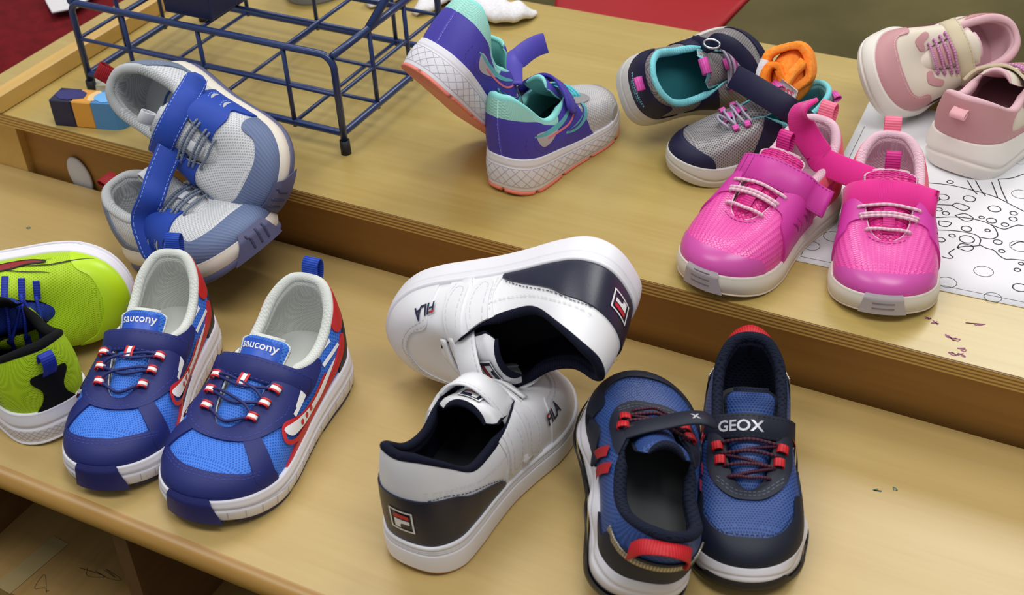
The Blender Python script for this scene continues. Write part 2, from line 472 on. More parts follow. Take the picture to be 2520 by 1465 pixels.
PAP.location = (a0[0], a0[1], H); PAP.rotation_euler = (0, 0, math.radians(3.2))
bpy.context.view_layer.update()
inv = PAP.matrix_world.inverted()
paper_m = mat('white_paper', '#E2E2E6', .8, .2)
V = []; F = []
for j in range(9):
    for i in range(9): V.append((i / 8 * .199, j / 8 * .257, .0006 + .0010 * max(0, (j - 6) / 2) ** 2))
for j in range(8):
    for i in range(8): a = j * 9 + i; F.append((a, a + 1, a + 10, a + 9))
V += [(x, y, z - .0004) for (x, y, z) in V]; F += [tuple(81 + q for q in f[::-1]) for f in F]
for i in range(8):
    for (a, b) in ((i, i + 1), (72 + i + 1, 72 + i), (i * 9 + 9, i * 9), (i * 9 + 8, i * 9 + 17)): F.append((a, 81 + a, 81 + b, b))
build('sheet', V, F, paper_m, PAP)
V = []; F = []
def ink(pts, r, closed=False, n=None):
    P = spline(np.array(pts), n or len(pts) * 6, closed); K = len(P)
    T = nrm(np.roll(P, -1, 0) - np.roll(P, 1, 0)) if closed else nrm(np.gradient(P, axis=0))
    Nn = np.stack([-T[:, 1], T[:, 0]], 1); b = len(V)
    for p, q in zip(P, Nn):
        for e in (-r, r): V.append((p[0] + q[0] * e, p[1] + q[1] * e, .00075))
    for i in range(K if closed else K - 1):
        j = (i + 1) % K; F.append((b + 2 * i, b + 2 * i + 1, b + 2 * j + 1, b + 2 * j))
def loc(x, y):
    v = inv @ Vector((x, y, H)); return (v[0], v[1])
for (x, y, r) in CIRC:
    c = loc(x, y); big = r > .0055
    if not (.004 < c[0] < .195 and .004 < c[1] < .2): continue
    ink([(c[0] + r * math.cos(a), c[1] + r * .93 * math.sin(a)) for a in np.linspace(0, 2 * math.pi, 11)[:-1]], .00022 if big else .00045, True)
for ln in LINES:
    ink([loc(*p) for p in ln], .00045)
m_ = .006
ink([(m_, m_), (.199 - m_, m_)], .0002); ink([(m_, m_), (m_, .25)], .0002)
build('printed_lines', V, F, mat('print_black', '#26262A', .7), PAP, smooth=False)

# wire rack
rack = empty('wire_rack')
rack.location = (-.323, .15, H); tag(rack, 'dark blue wire bottle rack with open square cells on the shelf', 'rack')
bpy.context.view_layer.update()
RM = mat('blue_enamel_wire', '#1A3062', .35, .5, coat=.2)
xs = [-.466, -.405, -.3200, -.2291, -.1785]; ys = [.067, .122, .178, .234]
zt, zm, zb = H + .0925, H + .0560, H + .0200
def bar(name, a, b, r):
    put_in(MB().tube([a, b], r, 8), name, RM, rack, True)
R1, R2 = .0032, .0018
def rect(name, z, r, cr=.010):
    x0, x1, y0, y1 = xs[0], xs[-1], ys[0], ys[-1]; pts = []
    for (cx, cy, s0) in ((x0 + cr, y0 + cr, math.pi), (x1 - cr, y0 + cr, 1.5 * math.pi), (x1 - cr, y1 - cr, 0), (x0 + cr, y1 - cr, .5 * math.pi)):
        for a in np.linspace(s0, s0 + math.pi / 2, 6): pts.append((cx + cr * math.cos(a), cy + cr * math.sin(a), z))
    pts.append(pts[0]); put_in(MB().tube(pts, r, 8, False), name, RM, rack, True)
rect('bottom_frame', zb, R1, .004)
rect('middle_wire', zm, R2, .003)
# front and back hoops: legs running into the top rail
for y in (ys[0], ys[-1]):
    pts = [(xs[0], y, H + .004), (xs[0], y, zt - .012)] + [(xs[0] + .012 - .012 * math.cos(a), y, zt - .012 + .012 * math.sin(a)) for a in np.linspace(.2, math.pi / 2, 5)]
    pts += [(xs[-1] - .012 + .012 * math.sin(a), y, zt - .012 + .012 * math.cos(a)) for a in np.linspace(0, math.pi / 2 - .2, 5)] + [(xs[-1], y, zt - .012), (xs[-1], y, H + .004)]
    put_in(MB().tube(pts, R1, 10), 'leg_hoop', RM, rack, True)
    for x in (xs[0], xs[-1]):
        put_in(MB().tube([(x, y, H), (x, y, H + .004), (x, y, H + .013)], .0046, 10), 'rubber_foot', mat('black_foot', '#15161A', .6), rack, True)
for x in (xs[0], xs[-1]): bar('top_rail', (x, ys[0], zt), (x, ys[-1], zt), R1)
for x in xs[1:-1]:
    for z in (zt - .002, zb): bar('cell_wire', (x, ys[0], z), (x, ys[-1], z), R2)
    for y in (ys[0], ys[-1]): bar('upright_wire', (x, y, zb - .004), (x, y, zt), R2 * 1.15)
for y in ys[1:-1]:
    for z in (zt - .004, zb + .002): bar('cell_wire', (xs[0], y, z), (xs[-1], y, z), R2)
    for x in (xs[0], xs[-1]): bar('upright_wire', (x, y, zb - .004), (x, y, zt), R2 * 1.15)
bar('handle', (xs[-1], ys[1], zt), (xs[-1] + .012, ys[1] + .09, zt + .06), R1 * 1.15)
# navy box on the rack
bx = MB().box(-.362, -.3095, .0765, .137, zt + .0036, zt + .13, .0012).build('navy_box', mat('navy_card', '#131C44', .5))
tag(bx, 'dark navy upright box standing on top of the wire rack', 'box')

# painted wooden block and the pale chip behind it
blk = empty('wooden_block'); c = at(225, 322, H)
tag(blk, 'small chipped wooden toy block painted navy, orange and light blue', 'toy block')
blk.location = (-.4245, .0225, H); blk.rotation_euler = (0, 0, math.radians(14))
def bl_part(name, x0, x1, col, rnd=False):
    m = mat('paint_' + name, col, .4)
    if not rnd: o = MB().box(x0, x1, -.011, .013, 0, .0265, .001).build(name, m, blk)
    else:
        b_ = MB(); pts = [(x0, -.011)] + [(x1 - .012 + .012 * math.sin(a), .001 - .012 * math.cos(a)) for a in np.linspace(0, math.pi, 9)] + [(x0, .013)]
        k = len(pts); b_.add([(x, y, 0) for x, y in pts] + [(x, y, .0265) for x, y in pts], [tuple(range(k - 1, -1, -1)), tuple(range(k, 2 * k))] + [(i, (i + 1) % k, k + (i + 1) % k, k + i) for i in range(k)])
        o = b_.build(name, m, blk)
    return o
bl_part('navy_section', -.034, -.012, '#171A40'); bl_part('orange_section', -.012, .008, '#D8983C'); bl_part('blue_section', .008, .037, '#4A86BC', True)
rd = random.Random(3)
for (x0, x1, col, nm) in ((-.033, .000, '#2A2868', 'top_paint'), (.000, .012, '#E8C48A', 'bare_wood'), (.006, .030, '#6FB2EC', 'top_paint')):
    k = 12; cx = (x0 + x1) / 2; pts = [(cx + (x1 - x0) / 2 * math.cos(a) * rd.uniform(.8, 1.05), .001 + .0105 * math.sin(a) * rd.uniform(.8, 1.0)) for a in np.linspace(0, 2 * math.pi, k + 1)[:-1]]
    dz = .0267 + (.0002 if nm == 'top_paint' else 0)
    build(nm, [(x, y, dz) for x, y in pts], [tuple(range(k))], mat('chip_' + col[1:], col, .5), blk, smooth=False)
ch = MB(); pc = at(248, 222, H)
pts = [(-.012, -.004), (.0, -.007), (.013, -.003), (.012, .006), (.001, .009), (-.010, .006)]
ch.add([(x, y, 0) for x, y in pts] + [(x * .85, y * .85, .008) for x, y in pts], [tuple(range(5, -1, -1)), tuple(range(6, 12))] + [(i, (i + 1) % 6, 6 + (i + 1) % 6, 6 + i) for i in range(6)])
co = ch.build('foam_chip', mat('pale_foam', '#D8D6C2', .8)); co.location = (pc[0], pc[1], H)
tag(co, 'small pale foam chip lying behind the painted toy block', 'foam piece')

# white plastic lid stuck in the gap behind the bench
V = []; F = []; n = 40; R = .0125
for (r, d) in ((0, .0), (R * .93, 0), (R, .0008), (R, .0022), (R * .93, .003), (0, .003)):
    for i in range(n):
        a = 2 * math.pi * i / n; V.append((r * math.cos(a), d, r * math.sin(a) * 1.6))
for j in range(5):
    for i in range(n):
        i2 = (i + 1) % n; F.append((j * n + i, j * n + i2, (j + 1) * n + i2, (j + 1) * n + i))
lid = build('plastic_lid', V, F, mat('white_plastic', '#C9C7CC', .4))
lid.location = (-.456, .0150, .008); lid.rotation_euler = (math.radians(-3), math.radians(-18), math.radians(4))
tag(lid, 'white oval plastic lid wedged in the gap behind the bench', 'lid')

# red chair behind the shelf
chair = empty('red_chair'); chair.location = (-.150, .785, FZ)
tag(chair, 'glossy red plastic chair standing behind the shelf', 'chair')
RC = mat('red_plastic', '#9C141C', .55, .3)
def seat_z(x, y):  # x,y in -1..1
    return .0 + .018 * x * x - .030 * max(0, -y - .55) ** 1.5 * 3 + .012 * y
V = []; F = []; n = 28
for j in range(n + 1):
    for i in range(n + 1):
        u = -1 + 2 * i / n; v = -1 + 2 * j / n
        x = u * math.sqrt(1 - v * v * .5); y = v * math.sqrt(1 - u * u * .35)
        V.append((x * .135, y * .235, .335 + seat_z(u, v)))
q = len(V)
V += [(x, y, z - .006) for (x, y, z) in V]
for j in range(n):
    for i in range(n):
        a = j * (n + 1) + i; f = (a, a + 1, a + n + 2, a + n + 1); F += [f, tuple(q + t for t in f[::-1])]
bd = [i for i in range(n + 1)] + [(j + 1) * (n + 1) - 1 for j in range(1, n + 1)] + [n * (n + 1) + i for i in range(n - 1, -1, -1)] + [j * (n + 1) for j in range(n - 1, 0, -1)]
for a, b in zip(bd, bd[1:] + bd[:1]): F.append((b, a, q + a, q + b))
build('seat', V, F, RC, chair)
CM = mat('chair_chrome', '#9A9CA0', .25, .5, metal=.9)
for (sx, sy) in ((-1, -1), (1, -1), (-1, 1), (1, 1)):
    MB().tube([(sx * .05 - .03, sy * .06 - .04, .325), (sx * .05 - .03, sy * .06 - .04, .16), (sx * .05 - .03, sy * .06 - .04, .0)], .010, 10).build('leg', CM, chair, True)
V = []; F = []
for j in range(13):
    for i in range(17):
        u = -1 + i / 8; t = j / 12; V.append((u * (.15 - .03 * t), .225 + .03 * (1 - u * u) + .05 * t, .40 + .22 * t))
for j in range(12):
    for i in range(16): a = j * 17 + i; F.append((a, a + 1, a + 18, a + 17))
q = len(V); V += [(x, y + .006, z) for (x, y, z) in V]; F += [tuple(q + t for t in f[::-1]) for f in F]
build('backrest', V, F, RC, chair)
for sx in (-1, 1): MB().tube([(sx * .09, .17, .33), (sx * .10, .235, .36), (sx * .10, .255, .48)], .009, 8).build('back_post', CM, chair, True)

# red floor cushion to the left of the shelf, sheet of paper on it
cush = empty('red_cushion'); cush.location = (-1.045, .66, FZ)
tag(cush, 'dark red fabric floor cushion with a seam, left of the shelf', 'cushion')
V = []; F = []; n = 30
sx, sy, hz = .455, .60, .355
for j in range(n + 1):
    for i in range(2 * n):
        ph = -math.pi / 2 + math.pi * j / n; th = math.pi * i / n
        f = lambda t, e: math.copysign(abs(t) ** e, t)
        V.append((sx * f(math.cos(ph), .32) * f(math.cos(th), .4), sy * f(math.cos(ph), .32) * f(math.sin(th), .4), hz / 2 + hz / 2 * f(math.sin(ph), .45)))
for j in range(n):
    for i in range(2 * n): i2 = (i + 1) % (2 * n); F.append((j * 2 * n + i, j * 2 * n + i2, (j + 1) * 2 * n + i2, (j + 1) * 2 * n + i))
CR = noisy('red_upholstery', '#5A0A10', '#6A0E15', 60, .9, .2)
build('cushion_body', V, F, CR, cush)
V, F = tube_mesh(spline([(.03, -.50, hz - .004), (.08, -.2, hz + .002), (.09, .1, hz + .002), (.06, .45, hz - .002)], 40), .0035, 6)
build('seam', V, F, mat('red_seam', '#5E0A12', .9), cush)
ps = MB(); pts = [at(105, -25, .003), at(112, 0, .003), at(127, 27, .003), at(190, 14, .003), at(260, -40, .003)]
ps.add([(p[0], p[1], .0) for p in pts] + [(p[0], p[1], .0012) for p in pts], [(4, 3, 2, 1, 0), (5, 6, 7, 8, 9)] + [(i, (i + 1) % 5, 5 + (i + 1) % 5, 5 + i) for i in range(5)])
po = ps.build('paper_scrap', mat('grey_paper', '#D2CFD2', .8)); tag(po, 'corner of a white paper sheet lying on the red cushion', 'paper')

# white socks behind the rack
def sock(name, pts, radii, label, m, flat=.45):
    P = spline(pts, 36); rr = np.interp(np.linspace(0, 1, 36), np.linspace(0, 1, len(radii)), radii)
    V, F = tube_mesh(P, rr, 18)
    V = np.array(V); rd = random.Random(len(pts))
    base = np.repeat(P[:, 2], 18); V[:, 2] = H + .0015 + np.maximum(0, (V[:, 2] - base) * flat + np.repeat(rr, 18) * flat)
    V[:, 2] += .0012 * np.sin(V[:, 0] * 260 + V[:, 1] * 190)
    V[:, 2] = np.maximum(V[:, 2], H + .0008)
    o = build(name, V, F, m); tag(o, label, 'sock', 'white socks behind the rack')
    return o
SK = noisy('white_sock_knit', '#D9D7DC', '#EAE8EC', 500, .95, .1)
def wp(u, v): return tuple(at(u, v, H))
sock('white_sock', [wp(1320, 38), wp(1285, 45), wp(1235, 50), wp(1180, 30), wp(1140, 0), wp(1110, -40)], [.004, .016, .020, .019, .018, .016], 'white knit sock with its toe pointing right behind the purple shoe', SK)
sock('white_sock', [wp(1020, 40), wp(1060, 22), wp(1090, -10), wp(1110, -50)], [.005, .014, .016, .015], 'white knit sock lying between the wire rack and the purple shoe', SK)
sock('white_sock', [wp(905, 20), wp(940, 8), wp(985, -8), wp(1010, -40)], [.006, .016, .018, .016], 'crumpled white sock behind the right end of the wire rack', SK)

# tip of one more shoe at the far side of the shelf, behind the rack
tip = empty('grey_shoe_tip'); c = at(800, -34, H); tip.location = (c[0], c[1], H)
tag(tip, 'slate grey rounded shoe tip showing behind the wire rack', 'shoe')
def dome(name, z0, z1, r0, r1, m, ex=1.0):
    V = []; F = []; n = 32; k = 8
    for j in range(k + 1):
        t = j / k; r = r0 + (r1 - r0) * (t if ex == 1.0 else 1 - math.sqrt(max(0, 1 - t * t)))
        for i in range(n): a = 2 * math.pi * i / n; V.append((r * 1.0 * math.cos(a), r * 1.5 * math.sin(a), z0 + (z1 - z0) * t))
    for j in range(k):
        for i in range(n): i2 = (i + 1) % n; F.append((j * n + i, j * n + i2, (j + 1) * n + i2, (j + 1) * n + i))
    F.append(tuple(range(n - 1, -1, -1))); F.append(tuple(k * n + i for i in range(n)))
    build(name, V, F, m, tip)
dome('sole', 0, .016, .034, .037, mat('tip_sole', '#8C93A0', .6)); dome('toe_cap', .016, .05, .036, .004, mat('tip_upper', '#3A4660', .6), 2.0)

# ------------------------------------------------------------------ shoe builder
# unit frame of a shoe: heel at y=0, toe at y=1, up +z, lateral side +x (mirrored for the other foot)
#            Bx    By     Tx    Ty    Tz    up    C2x   C2y   C2z
LAT = [(0.000, 0.012, 0.000, 0.008, 0.405, .10, 0.000, -.030, -.09),
       (0.080, 0.030, 0.066, 0.034, 0.398, .10, 0.018, -.020, -.09),
       (0.134, 0.100, 0.108, 0.105, 0.358, .09, 0.022, -.004, -.08),
       (0.150, 0.200, 0.119, 0.190, 0.312, .08, 0.024, 0.000, -.06),
       (0.152, 0.320, 0.118, 0.270, 0.292, .07, 0.028, 0.004, -.055),
       (0.158, 0.440, 0.110, 0.345, 0.304, .07, 0.046, 0.010, -.06),
       (0.174, 0.560, 0.090, 0.410, 0.330, .08, 0.066, 0.025, -.050),
       (0.190, 0.680, 0.076, 0.490, 0.316, .09, 0.076, 0.045, -.033),
       (0.188, 0.790, 0.066, 0.575, 0.290, .09, 0.075, 0.070, -.022),
       (0.152, 0.892, 0.050, 0.645, 0.266, .09, 0.055, 0.090, -.018),
       (0.085, 0.960, 0.028, 0.682, 0.253, .09, 0.030, 0.105, -.016),
       (0.006, 0.985, 0.000, 0.692, 0.249, .09, 0.000, 0.110, -.015)]
MEDB = [None, (-.085, .030), (-.135, .100), (-.142, .200), (-.138, .320), (-.140, .440), (-.158, .560),
        (-.182, .690), (-.178, .810), (-.138, .905), (-.072, .966), None]

def pose_matrix(p):
    R3 = Matrix.Rotation(math.radians(p['yaw']), 4, 'Z') @ Matrix.Rotation(math.radians(p.get('pitch', 0)), 4, 'X') @ Matrix.Rotation(math.radians(p.get('roll', 0)), 4, 'Y')
    return Matrix.Translation(p['pos']) @ R3

class Shoe:
    NS = 176; NT = 36
    def __init__(s, name, pose, left=False, sole_heel=.15, sole_toe=.095, heel_h=0.0, dip=0.0,
                 throat_w=1.0, throat_y=0.0, toe_h=0.0, spring=.045, mid=-.012, collar_r=.019, sole_out=.012, open_y=.045):
        s.L = pose['L']; s.m = -1 if left else 1; s.S = np.array([pose.get('kw', 1), 1, pose.get('kz', 1)]) * s.L
        s.mw = pose_matrix(pose)
        s.name = name; s.ty = throat_y; s.oy = open_y
        st = [list(r) for r in LAT]
        for k in range(10, 0, -1):
            r = list(LAT[k]); r[0], r[1] = MEDB[k]; r[2] = -r[2]; r[6] = -r[6]; st.append(r)
        st = np.array(st)
        st[:, 2] *= 1 + .10 * np.clip((.46 - st[:, 3]) / .06, 0, 1)
        wy = np.clip((st[:, 3] - .40) / .27, 0, 1)
        st[:, 2] *= 1 + (throat_w - 1) * np.clip((st[:, 3] - .30) / .1, 0, 1)
        st[:, 3] += throat_y * wy + open_y * np.clip((st[:, 3] - .08) / .3, 0, 1) * np.clip((.69 - st[:, 3]) / .25, 0, 1)
        st[:, 4] -= .012 * np.exp(-((st[:, 3] - .30) / .10) ** 2)
        hw = np.clip(1.25 - st[:, 3] / .16, 0, 1)
        st[:, 4] += heel_h * hw
        dw = np.exp(-((st[:, 3] - .26) / .09) ** 2)
        st[:, 4] += dip * dw
        st[:, 4] += toe_h * np.clip((st[:, 3] - .35) / .25, 0, 1)
        s.sole_heel, s.sole_toe, s.spring, s.midz = sole_heel, sole_toe, spring, mid
        NS, NT = s.NS, s.NT
        Q = spline(st, NS, closed=True)
        B = np.zeros((NS, 3)); B[:, :2] = Q[:, :2]; B[:, 2] = s.ztop(Q[:, 1]) - .012
        T = Q[:, 2:5].copy()
        tan = nrm(np.roll(B, -1, 0) - np.roll(B, 1, 0)); out = np.stack([tan[:, 1], -tan[:, 0], 0 * tan[:, 0]], 1)
        out = nrm(out)
        C1 = B + np.array([0, 0, 1.0]) * (Q[:, 5:6] + toe_h * .5) + out * .012
        C2 = T + Q[:, 6:9]
        t = np.linspace(0, 1, NT)[None, :, None]
        P = B[:, None] * (1 - t) ** 3 + 3 * C1[:, None] * t * (1 - t) ** 2 + 3 * C2[:, None] * t ** 2 * (1 - t) + T[:, None] * t ** 3
        s.out2 = out; s.B = B
        if s.m < 0:
            P = P.copy(); P[:, :, 0] *= -1; P = P[::-1].copy()
            B = B.copy(); B[:, 0] *= -1; s.B = B[::-1].copy()
            out = out.copy(); out[:, 0] *= -1; s.out2 = out[::-1].copy()
        s.P = P
        s.N = s.normals(P)
        s.UV = s.uvmap(P)
        s.collar_r = collar_r; s.sole_out = sole_out
        s.bvh = s.make_bvh(P)
        s.root = None
    # ---- profile of the sole
    def ztop(s, y):
        y = np.asarray(y, float)
        return s.sole_heel + (s.sole_toe - s.sole_heel) * np.clip(y / .75, 0, 1) ** .8 + s.midz * np.exp(-((y - .45) / .16) ** 2) + s.spring * np.clip((y - .68) / .32, 0, 1) ** 2 * .8
    def zbot(s, y):
        y = np.asarray(y, float)
        return s.spring * np.clip((y - .72) / .28, 0, 1) ** 2 + .02 * np.clip((.10 - y) / .10, 0, 1) ** 2
    def normals(s, P, wrap=True):
        a = np.roll(P, -1, 0) - np.roll(P, 1, 0)
        b = np.gradient(P, axis=1)
        return nrm(np.cross(a, b))
    def uvmap(s, P):
        ang = np.arctan2(P[..., 0], P[..., 2] - .06)
        kt = np.clip((P[..., 1] - .86) / .12, 0, 1); kh = np.clip((.12 - P[..., 1]) / .11, 0, 1)
        return np.stack([P[..., 1] - P[..., 2] * kt + P[..., 2] * kh, ang * .18 * (1 - kh * .35)], -1)
    def make_bvh(s, P):
        n, m = P.shape[:2]
        V = [Vector(v) for v in P.reshape(-1, 3)]; F = []
        for i in range(n):
            for j in range(m - 1):
                F.append((i * m + j, ((i + 1) % n) * m + j, ((i + 1) % n) * m + j + 1, i * m + j + 1))
        return BVHTree.FromPolygons(V, F)
    # ---- output
    def start(s, label, group):
        s.root = empty(s.name)
        tag(s.root, label, 'shoe', group)
        return s.root
    def put(s, name, V, F, material, UV=None, parent=None, label=None):
        V = np.asarray(V, float) * s.S
        if UV is not None: UV = np.asarray(UV, float) * s.L
        o = build(name, V, F, material, parent or s.root, UV)
        if label: o['label'] = label
        return o
    def grid(s, name, P, material, UV=None, wrap=True, parent=None, flip=False):
        n, m = P.shape[:2]; F = []
        for i in range(n if wrap else n - 1):
            for j in range(m - 1):
                f = (i * m + j, ((i + 1) % n) * m + j, ((i + 1) % n) * m + j + 1, i * m + j + 1)
                F.append(f[::-1] if flip else f)
        return s.put(name, P.reshape(-1, 3), F, material, None if UV is None else UV.reshape(-1, 2), parent)
    def upper(s, material, name='upper'):
        return s.grid(name, s.P, material, s.UV)
    def panel(s, name, g, th, material, parent=None, P=None, N=None, UV=None, lift=.0008):
        P = s.P if P is None else P
        r = clip_surface(P, s.N if N is None else N, s.UV if UV is None else UV, g, th, lift)
        if r is None:
            print('EMPTY PANEL', s.name, name); return None
        V, F, U = r
        return s.put(name, V, F, material, U, parent)
    # scalar fields; side: +1 lateral, -1 medial, 0 both
    def _sm(s, poly, smooth):
        if smooth == 'arc':      # smooth inner edge, square outer corners
            return np.concatenate([spline(poly[:-2], len(poly) * 6), np.asarray(poly[-2:], float)])
        return spline(poly, len(poly) * 6, closed=True) if smooth else np.asarray(poly, float)
    def warp(s, y):
        y = np.asarray(y, float)
        return y + s.ty * np.clip((y - .40) / .27, 0, 1) * np.clip((1.0 - y) / .28, 0, 1) + s.oy * np.clip((y - .08) / .3, 0, 1) * np.clip((.69 - y) / .25, 0, 1)
    def side(s, poly, side=0, smooth=True, P=None):
        P = s.P if P is None else P
        g = sdf_poly(P[..., 1], P[..., 2], s._sm(poly, smooth))
        if side: g = np.minimum(g, P[..., 0] * s.m * side)
        return g
    def top(s, poly, smooth=True, zmin=None, P=None):
        P = s.P if P is None else P
        poly = np.array(poly, float); poly[:, 1] = s.warp(poly[:, 1])
        g = sdf_poly(P[..., 0] * s.m, P[..., 1], s._sm(poly, smooth))
        if zmin is not None: g = np.minimum(g, P[..., 2] - zmin)
        return g
    def back(s, poly, smooth=True, ymax=.3):
        g = sdf_poly(s.P[..., 0] * s.m, s.P[..., 2], s._sm(poly, smooth))
        return np.minimum(g, ymax - s.P[..., 1])
    def eye_x(s, y):
        """half width of the throat opening at y"""
        T = s.P[:, -1]; y = float(s.warp(y)); k = np.where((T[:, 0] * s.m > 0) & (T[:, 1] > .40))[0]
        k = k[np.argsort(T[k, 1])]
        return float(np.interp(y, T[k, 1], np.abs(T[k, 0])))
    # surface mapping
    def hit(s, o, d, bvh=None):
        r = (bvh or s.bvh).ray_cast(Vector(o), Vector(d).normalized())
        if r[0] is None:
            r = (bvh or s.bvh).find_nearest(Vector(o) + Vector(d) * .9)
        n = np.array(r[1])
        if n @ np.array(d) > 0: n = -n
        return np.array(r[0]), n
    def m_top(s, x, y): return s.hit((x * s.m, float(s.warp(y)), 1.0), (0, 0, -1))
    def m_side(s, side):
        return lambda y, z: s.hit((s.m * side * 1.0, y, z), (-s.m * side, 0, 0))
    def m_back(s, x, z): return s.hit((x, -1.0, z), (0, 1, 0))
    def line(s, name, pts, mapper, w, material, off=.006, n=40, closed=False, parent=None, taper=False):
        """printed / welded strip following the surface"""
        Q = spline(pts, n, closed)
        tg = np.gradient(Q, axis=0) if not closed else np.roll(Q, -1, 0) - np.roll(Q, 1, 0)
        tg = nrm(tg); nn = np.stack([-tg[:, 1], tg[:, 0]], 1)
        V = []; F = []
        ww = np.full(len(Q), w / 2)
        if taper: ww = ww * np.sin(np.linspace(.08, math.pi - .08, len(Q))) ** .6
        for k, (q, e) in enumerate(zip(Q, nn)):
            for sg in (1, 0, -1):
                c = q + e * ww[k] * sg
                p, nv = mapper(c[0], c[1]); V.append(p + nv * off)
        K = len(Q)
        for i in range(K if closed else K - 1):
            j = (i + 1) % K
            F.append((3 * i, 3 * i + 1, 3 * j + 1, 3 * j)); F.append((3 * i + 1, 3 * i + 2, 3 * j + 2, 3 * j + 1))
        return s.put(name, V, F, material, parent=parent)
    def stitch(s, name, paths, material, off=.0065, dash=.011, gap=.006, w=.0032, parent=None):
        """dashes of thread; paths: list of (pts2d, mapper)"""
        V = []; F = []
        for pts, mapper in paths:
            Q = spline(pts, 120)
            a = np.array([mapper(*q)[0] for q in Q[::6]]); Ltot = np.linalg.norm(np.diff(a, axis=0), axis=1).sum()
            cnt = max(2, int(Ltot / (dash + gap)))
            for k in range(cnt):
                t0 = k / cnt; t1 = (k + dash / (dash + gap)) / cnt
                q0 = Q[int(t0 * 119)]; q1 = Q[min(119, int(t1 * 119))]
                p0, n0 = mapper(*q0); p1, n1 = mapper(*q1)
                if np.linalg.norm(p1 - p0) < 1e-4 or np.linalg.norm(p1 - p0) > .05: continue
                e = nrm(np.cross(p1 - p0, n0)) * w / 2
                b = len(V)
                V += [p0 + n0 * off - e, p0 + n0 * off + e, p1 + n1 * off + e, p1 + n1 * off - e,
                      (p0 + p1) / 2 + (n0 + n1) / 2 * (off + w * .45)]
                F += [(b, b + 1, b + 4), (b + 1, b + 2, b + 4), (b + 2, b + 3, b + 4), (b + 3, b, b + 4)]
        o = s.put(name, V, F, material, parent=parent)
        o['kind'] = 'stuff'
        return o
    def decal(s, name, tri, mapper, material, off=.008, parent=None, edge=.014):
        V2, F2 = subdivide2d(*tri, edge)
        V = []
        for q in V2:
            p, nv = mapper(q[0], q[1]); V.append(p + nv * off)
        return s.put(name, V, F2, material, parent=parent)
    # ---- interior: padded collar, lining and insole
    def inside(s, lining, insole, collar=None, front_r=.005, pad=.03, foot=.5):
        r = np.where(s.P[:, -1, 1] < .42, 1.0, 0.0)
        yy = s.P[:, -1, 1]
        r = front_r + (s.collar_r - front_r) * np.clip((.44 - yy) / .06, 0, 1)
        n = s.N[:, -1].copy(); n[:, 2] *= .3; n = nrm(n)
        tau = nrm(s.P[:, -1] - s.P[:, -3]); tau = nrm(tau - n * np.sum(tau * n, 1, keepdims=True))
        c = s.P[:, -1] - n * (r * .8)[:, None]
        ph = np.linspace(-.35, math.pi + .5, 11)
        roll = [c + r[:, None] * (n * math.cos(a) + tau * math.sin(a)) for a in ph]
        roll = np.stack(roll, 1)
        ir = s.P[:, ::-1][:, 2:]
        nn = s.N[:, ::-1][:, 2:]
        t = np.linspace(0, 1, ir.shape[1])
        thick = (r[:, None] * 1.5) * np.exp(-(t / .45) ** 2)[None] + .012
        inner = ir - nn * thick[..., None]
        inner[..., 2] = np.maximum(inner[..., 2], s.ztop(inner[..., 1]) - .03)
        G = np.concatenate([roll[:, -1:], inner], 1)
        uv = s.uvmap(G)
        co = s.grid('collar', roll[:, ::-1], collar or lining, s.uvmap(roll[:, ::-1]), flip=True)
        li = s.grid('lining', G, lining, uv, flip=True)
        # insole
        Bc = s.P[:, 0].copy(); Bc[:, 2] = s.ins_z(Bc[:, 1])
        n = len(Bc); F = [(i, i + 1, n - i - 1, n - i) if i > 0 else (0, 1, n - 1) for i in range(n // 2 - 1)] + [(n // 2 - 1, n // 2, n // 2 + 1)]
        s.put('insole', Bc, F, insole, Bc[:, [1, 0]])
    # ---- tongue
    def tongue(s, outer, lining, top=(.385, .455), w_top=.085, w_bot=.05, lift=.0, tilt=0.0, thick=.022, bend=.0):
        T_ = s.P[:, -1]; iv = int(np.argmax(T_[:, 1])); yv, zv = T_[iv, 1], T_[iv, 2]
        it = int(np.argmin(np.abs(T_[:, 1] - (.415 + s.oy)) + 10 * (T_[:, 0] * s.m < 0))); ytp, ztp = T_[it, 1], T_[it, 2]
        top = (top[0] + s.oy * .85, top[1])
        def lp(f, up): return (yv + (ytp - yv) * f, zv + (ztp - zv) * f + up + lift)
        cl = np.array([(yv + .03, zv - .035), lp(.15, .006), lp(.45, .016), lp(.8, .022), ((ytp + top[0]) / 2, (ztp + .022 + lift + top[1]) / 2), top])
        n = 26
        C = spline(cl, n); T = nrm(np.gradient(C, axis=0)); Nn = np.stack([T[:, 1], -T[:, 0]], 1)
        Nn = np.where(Nn[:, 1:2] < 0, -Nn, Nn)
        f = np.linspace(0, 1, n)
        W = (w_bot + (w_top - w_bot) * f) * np.where(f > .88, np.sqrt(np.clip(1 - ((f - .88) / .13) ** 2 * .6, 0, 1)), 1)
        k = 17; a = np.linspace(-1, 1, k)
        def sheet(off):
            G = np.zeros((n, k, 3))
            for i in range(n):
                x = a * W[i] * 1.0
                drop = -(np.abs(a) ** 2.2) * (.03 + .012 * f[i])
                h = off * np.sqrt(np.clip(1 - np.abs(a) ** 6, 0.02, 1)) + drop
                hh = h * (1.0 if f[i] < .9 else 1.0)
                G[i, :, 0] = x + tilt * f[i] ** 2
                G[i, :, 1] = C[i, 0] + Nn[i, 0] * hh + bend * f[i] ** 3 * np.abs(a)
                G[i, :, 2] = C[i, 1] + Nn[i, 1] * hh
            return G
        up = sheet(thick / 2); lo = sheet(-thick / 2)
        s.tongue_up = up
        uvu = np.stack([np.broadcast_to(f[:, None] * .35, (n, k)), np.broadcast_to(a[None] * .08, (n, k))], -1)
        to = s.grid('tongue', up, outer, uvu, wrap=False, flip=True)
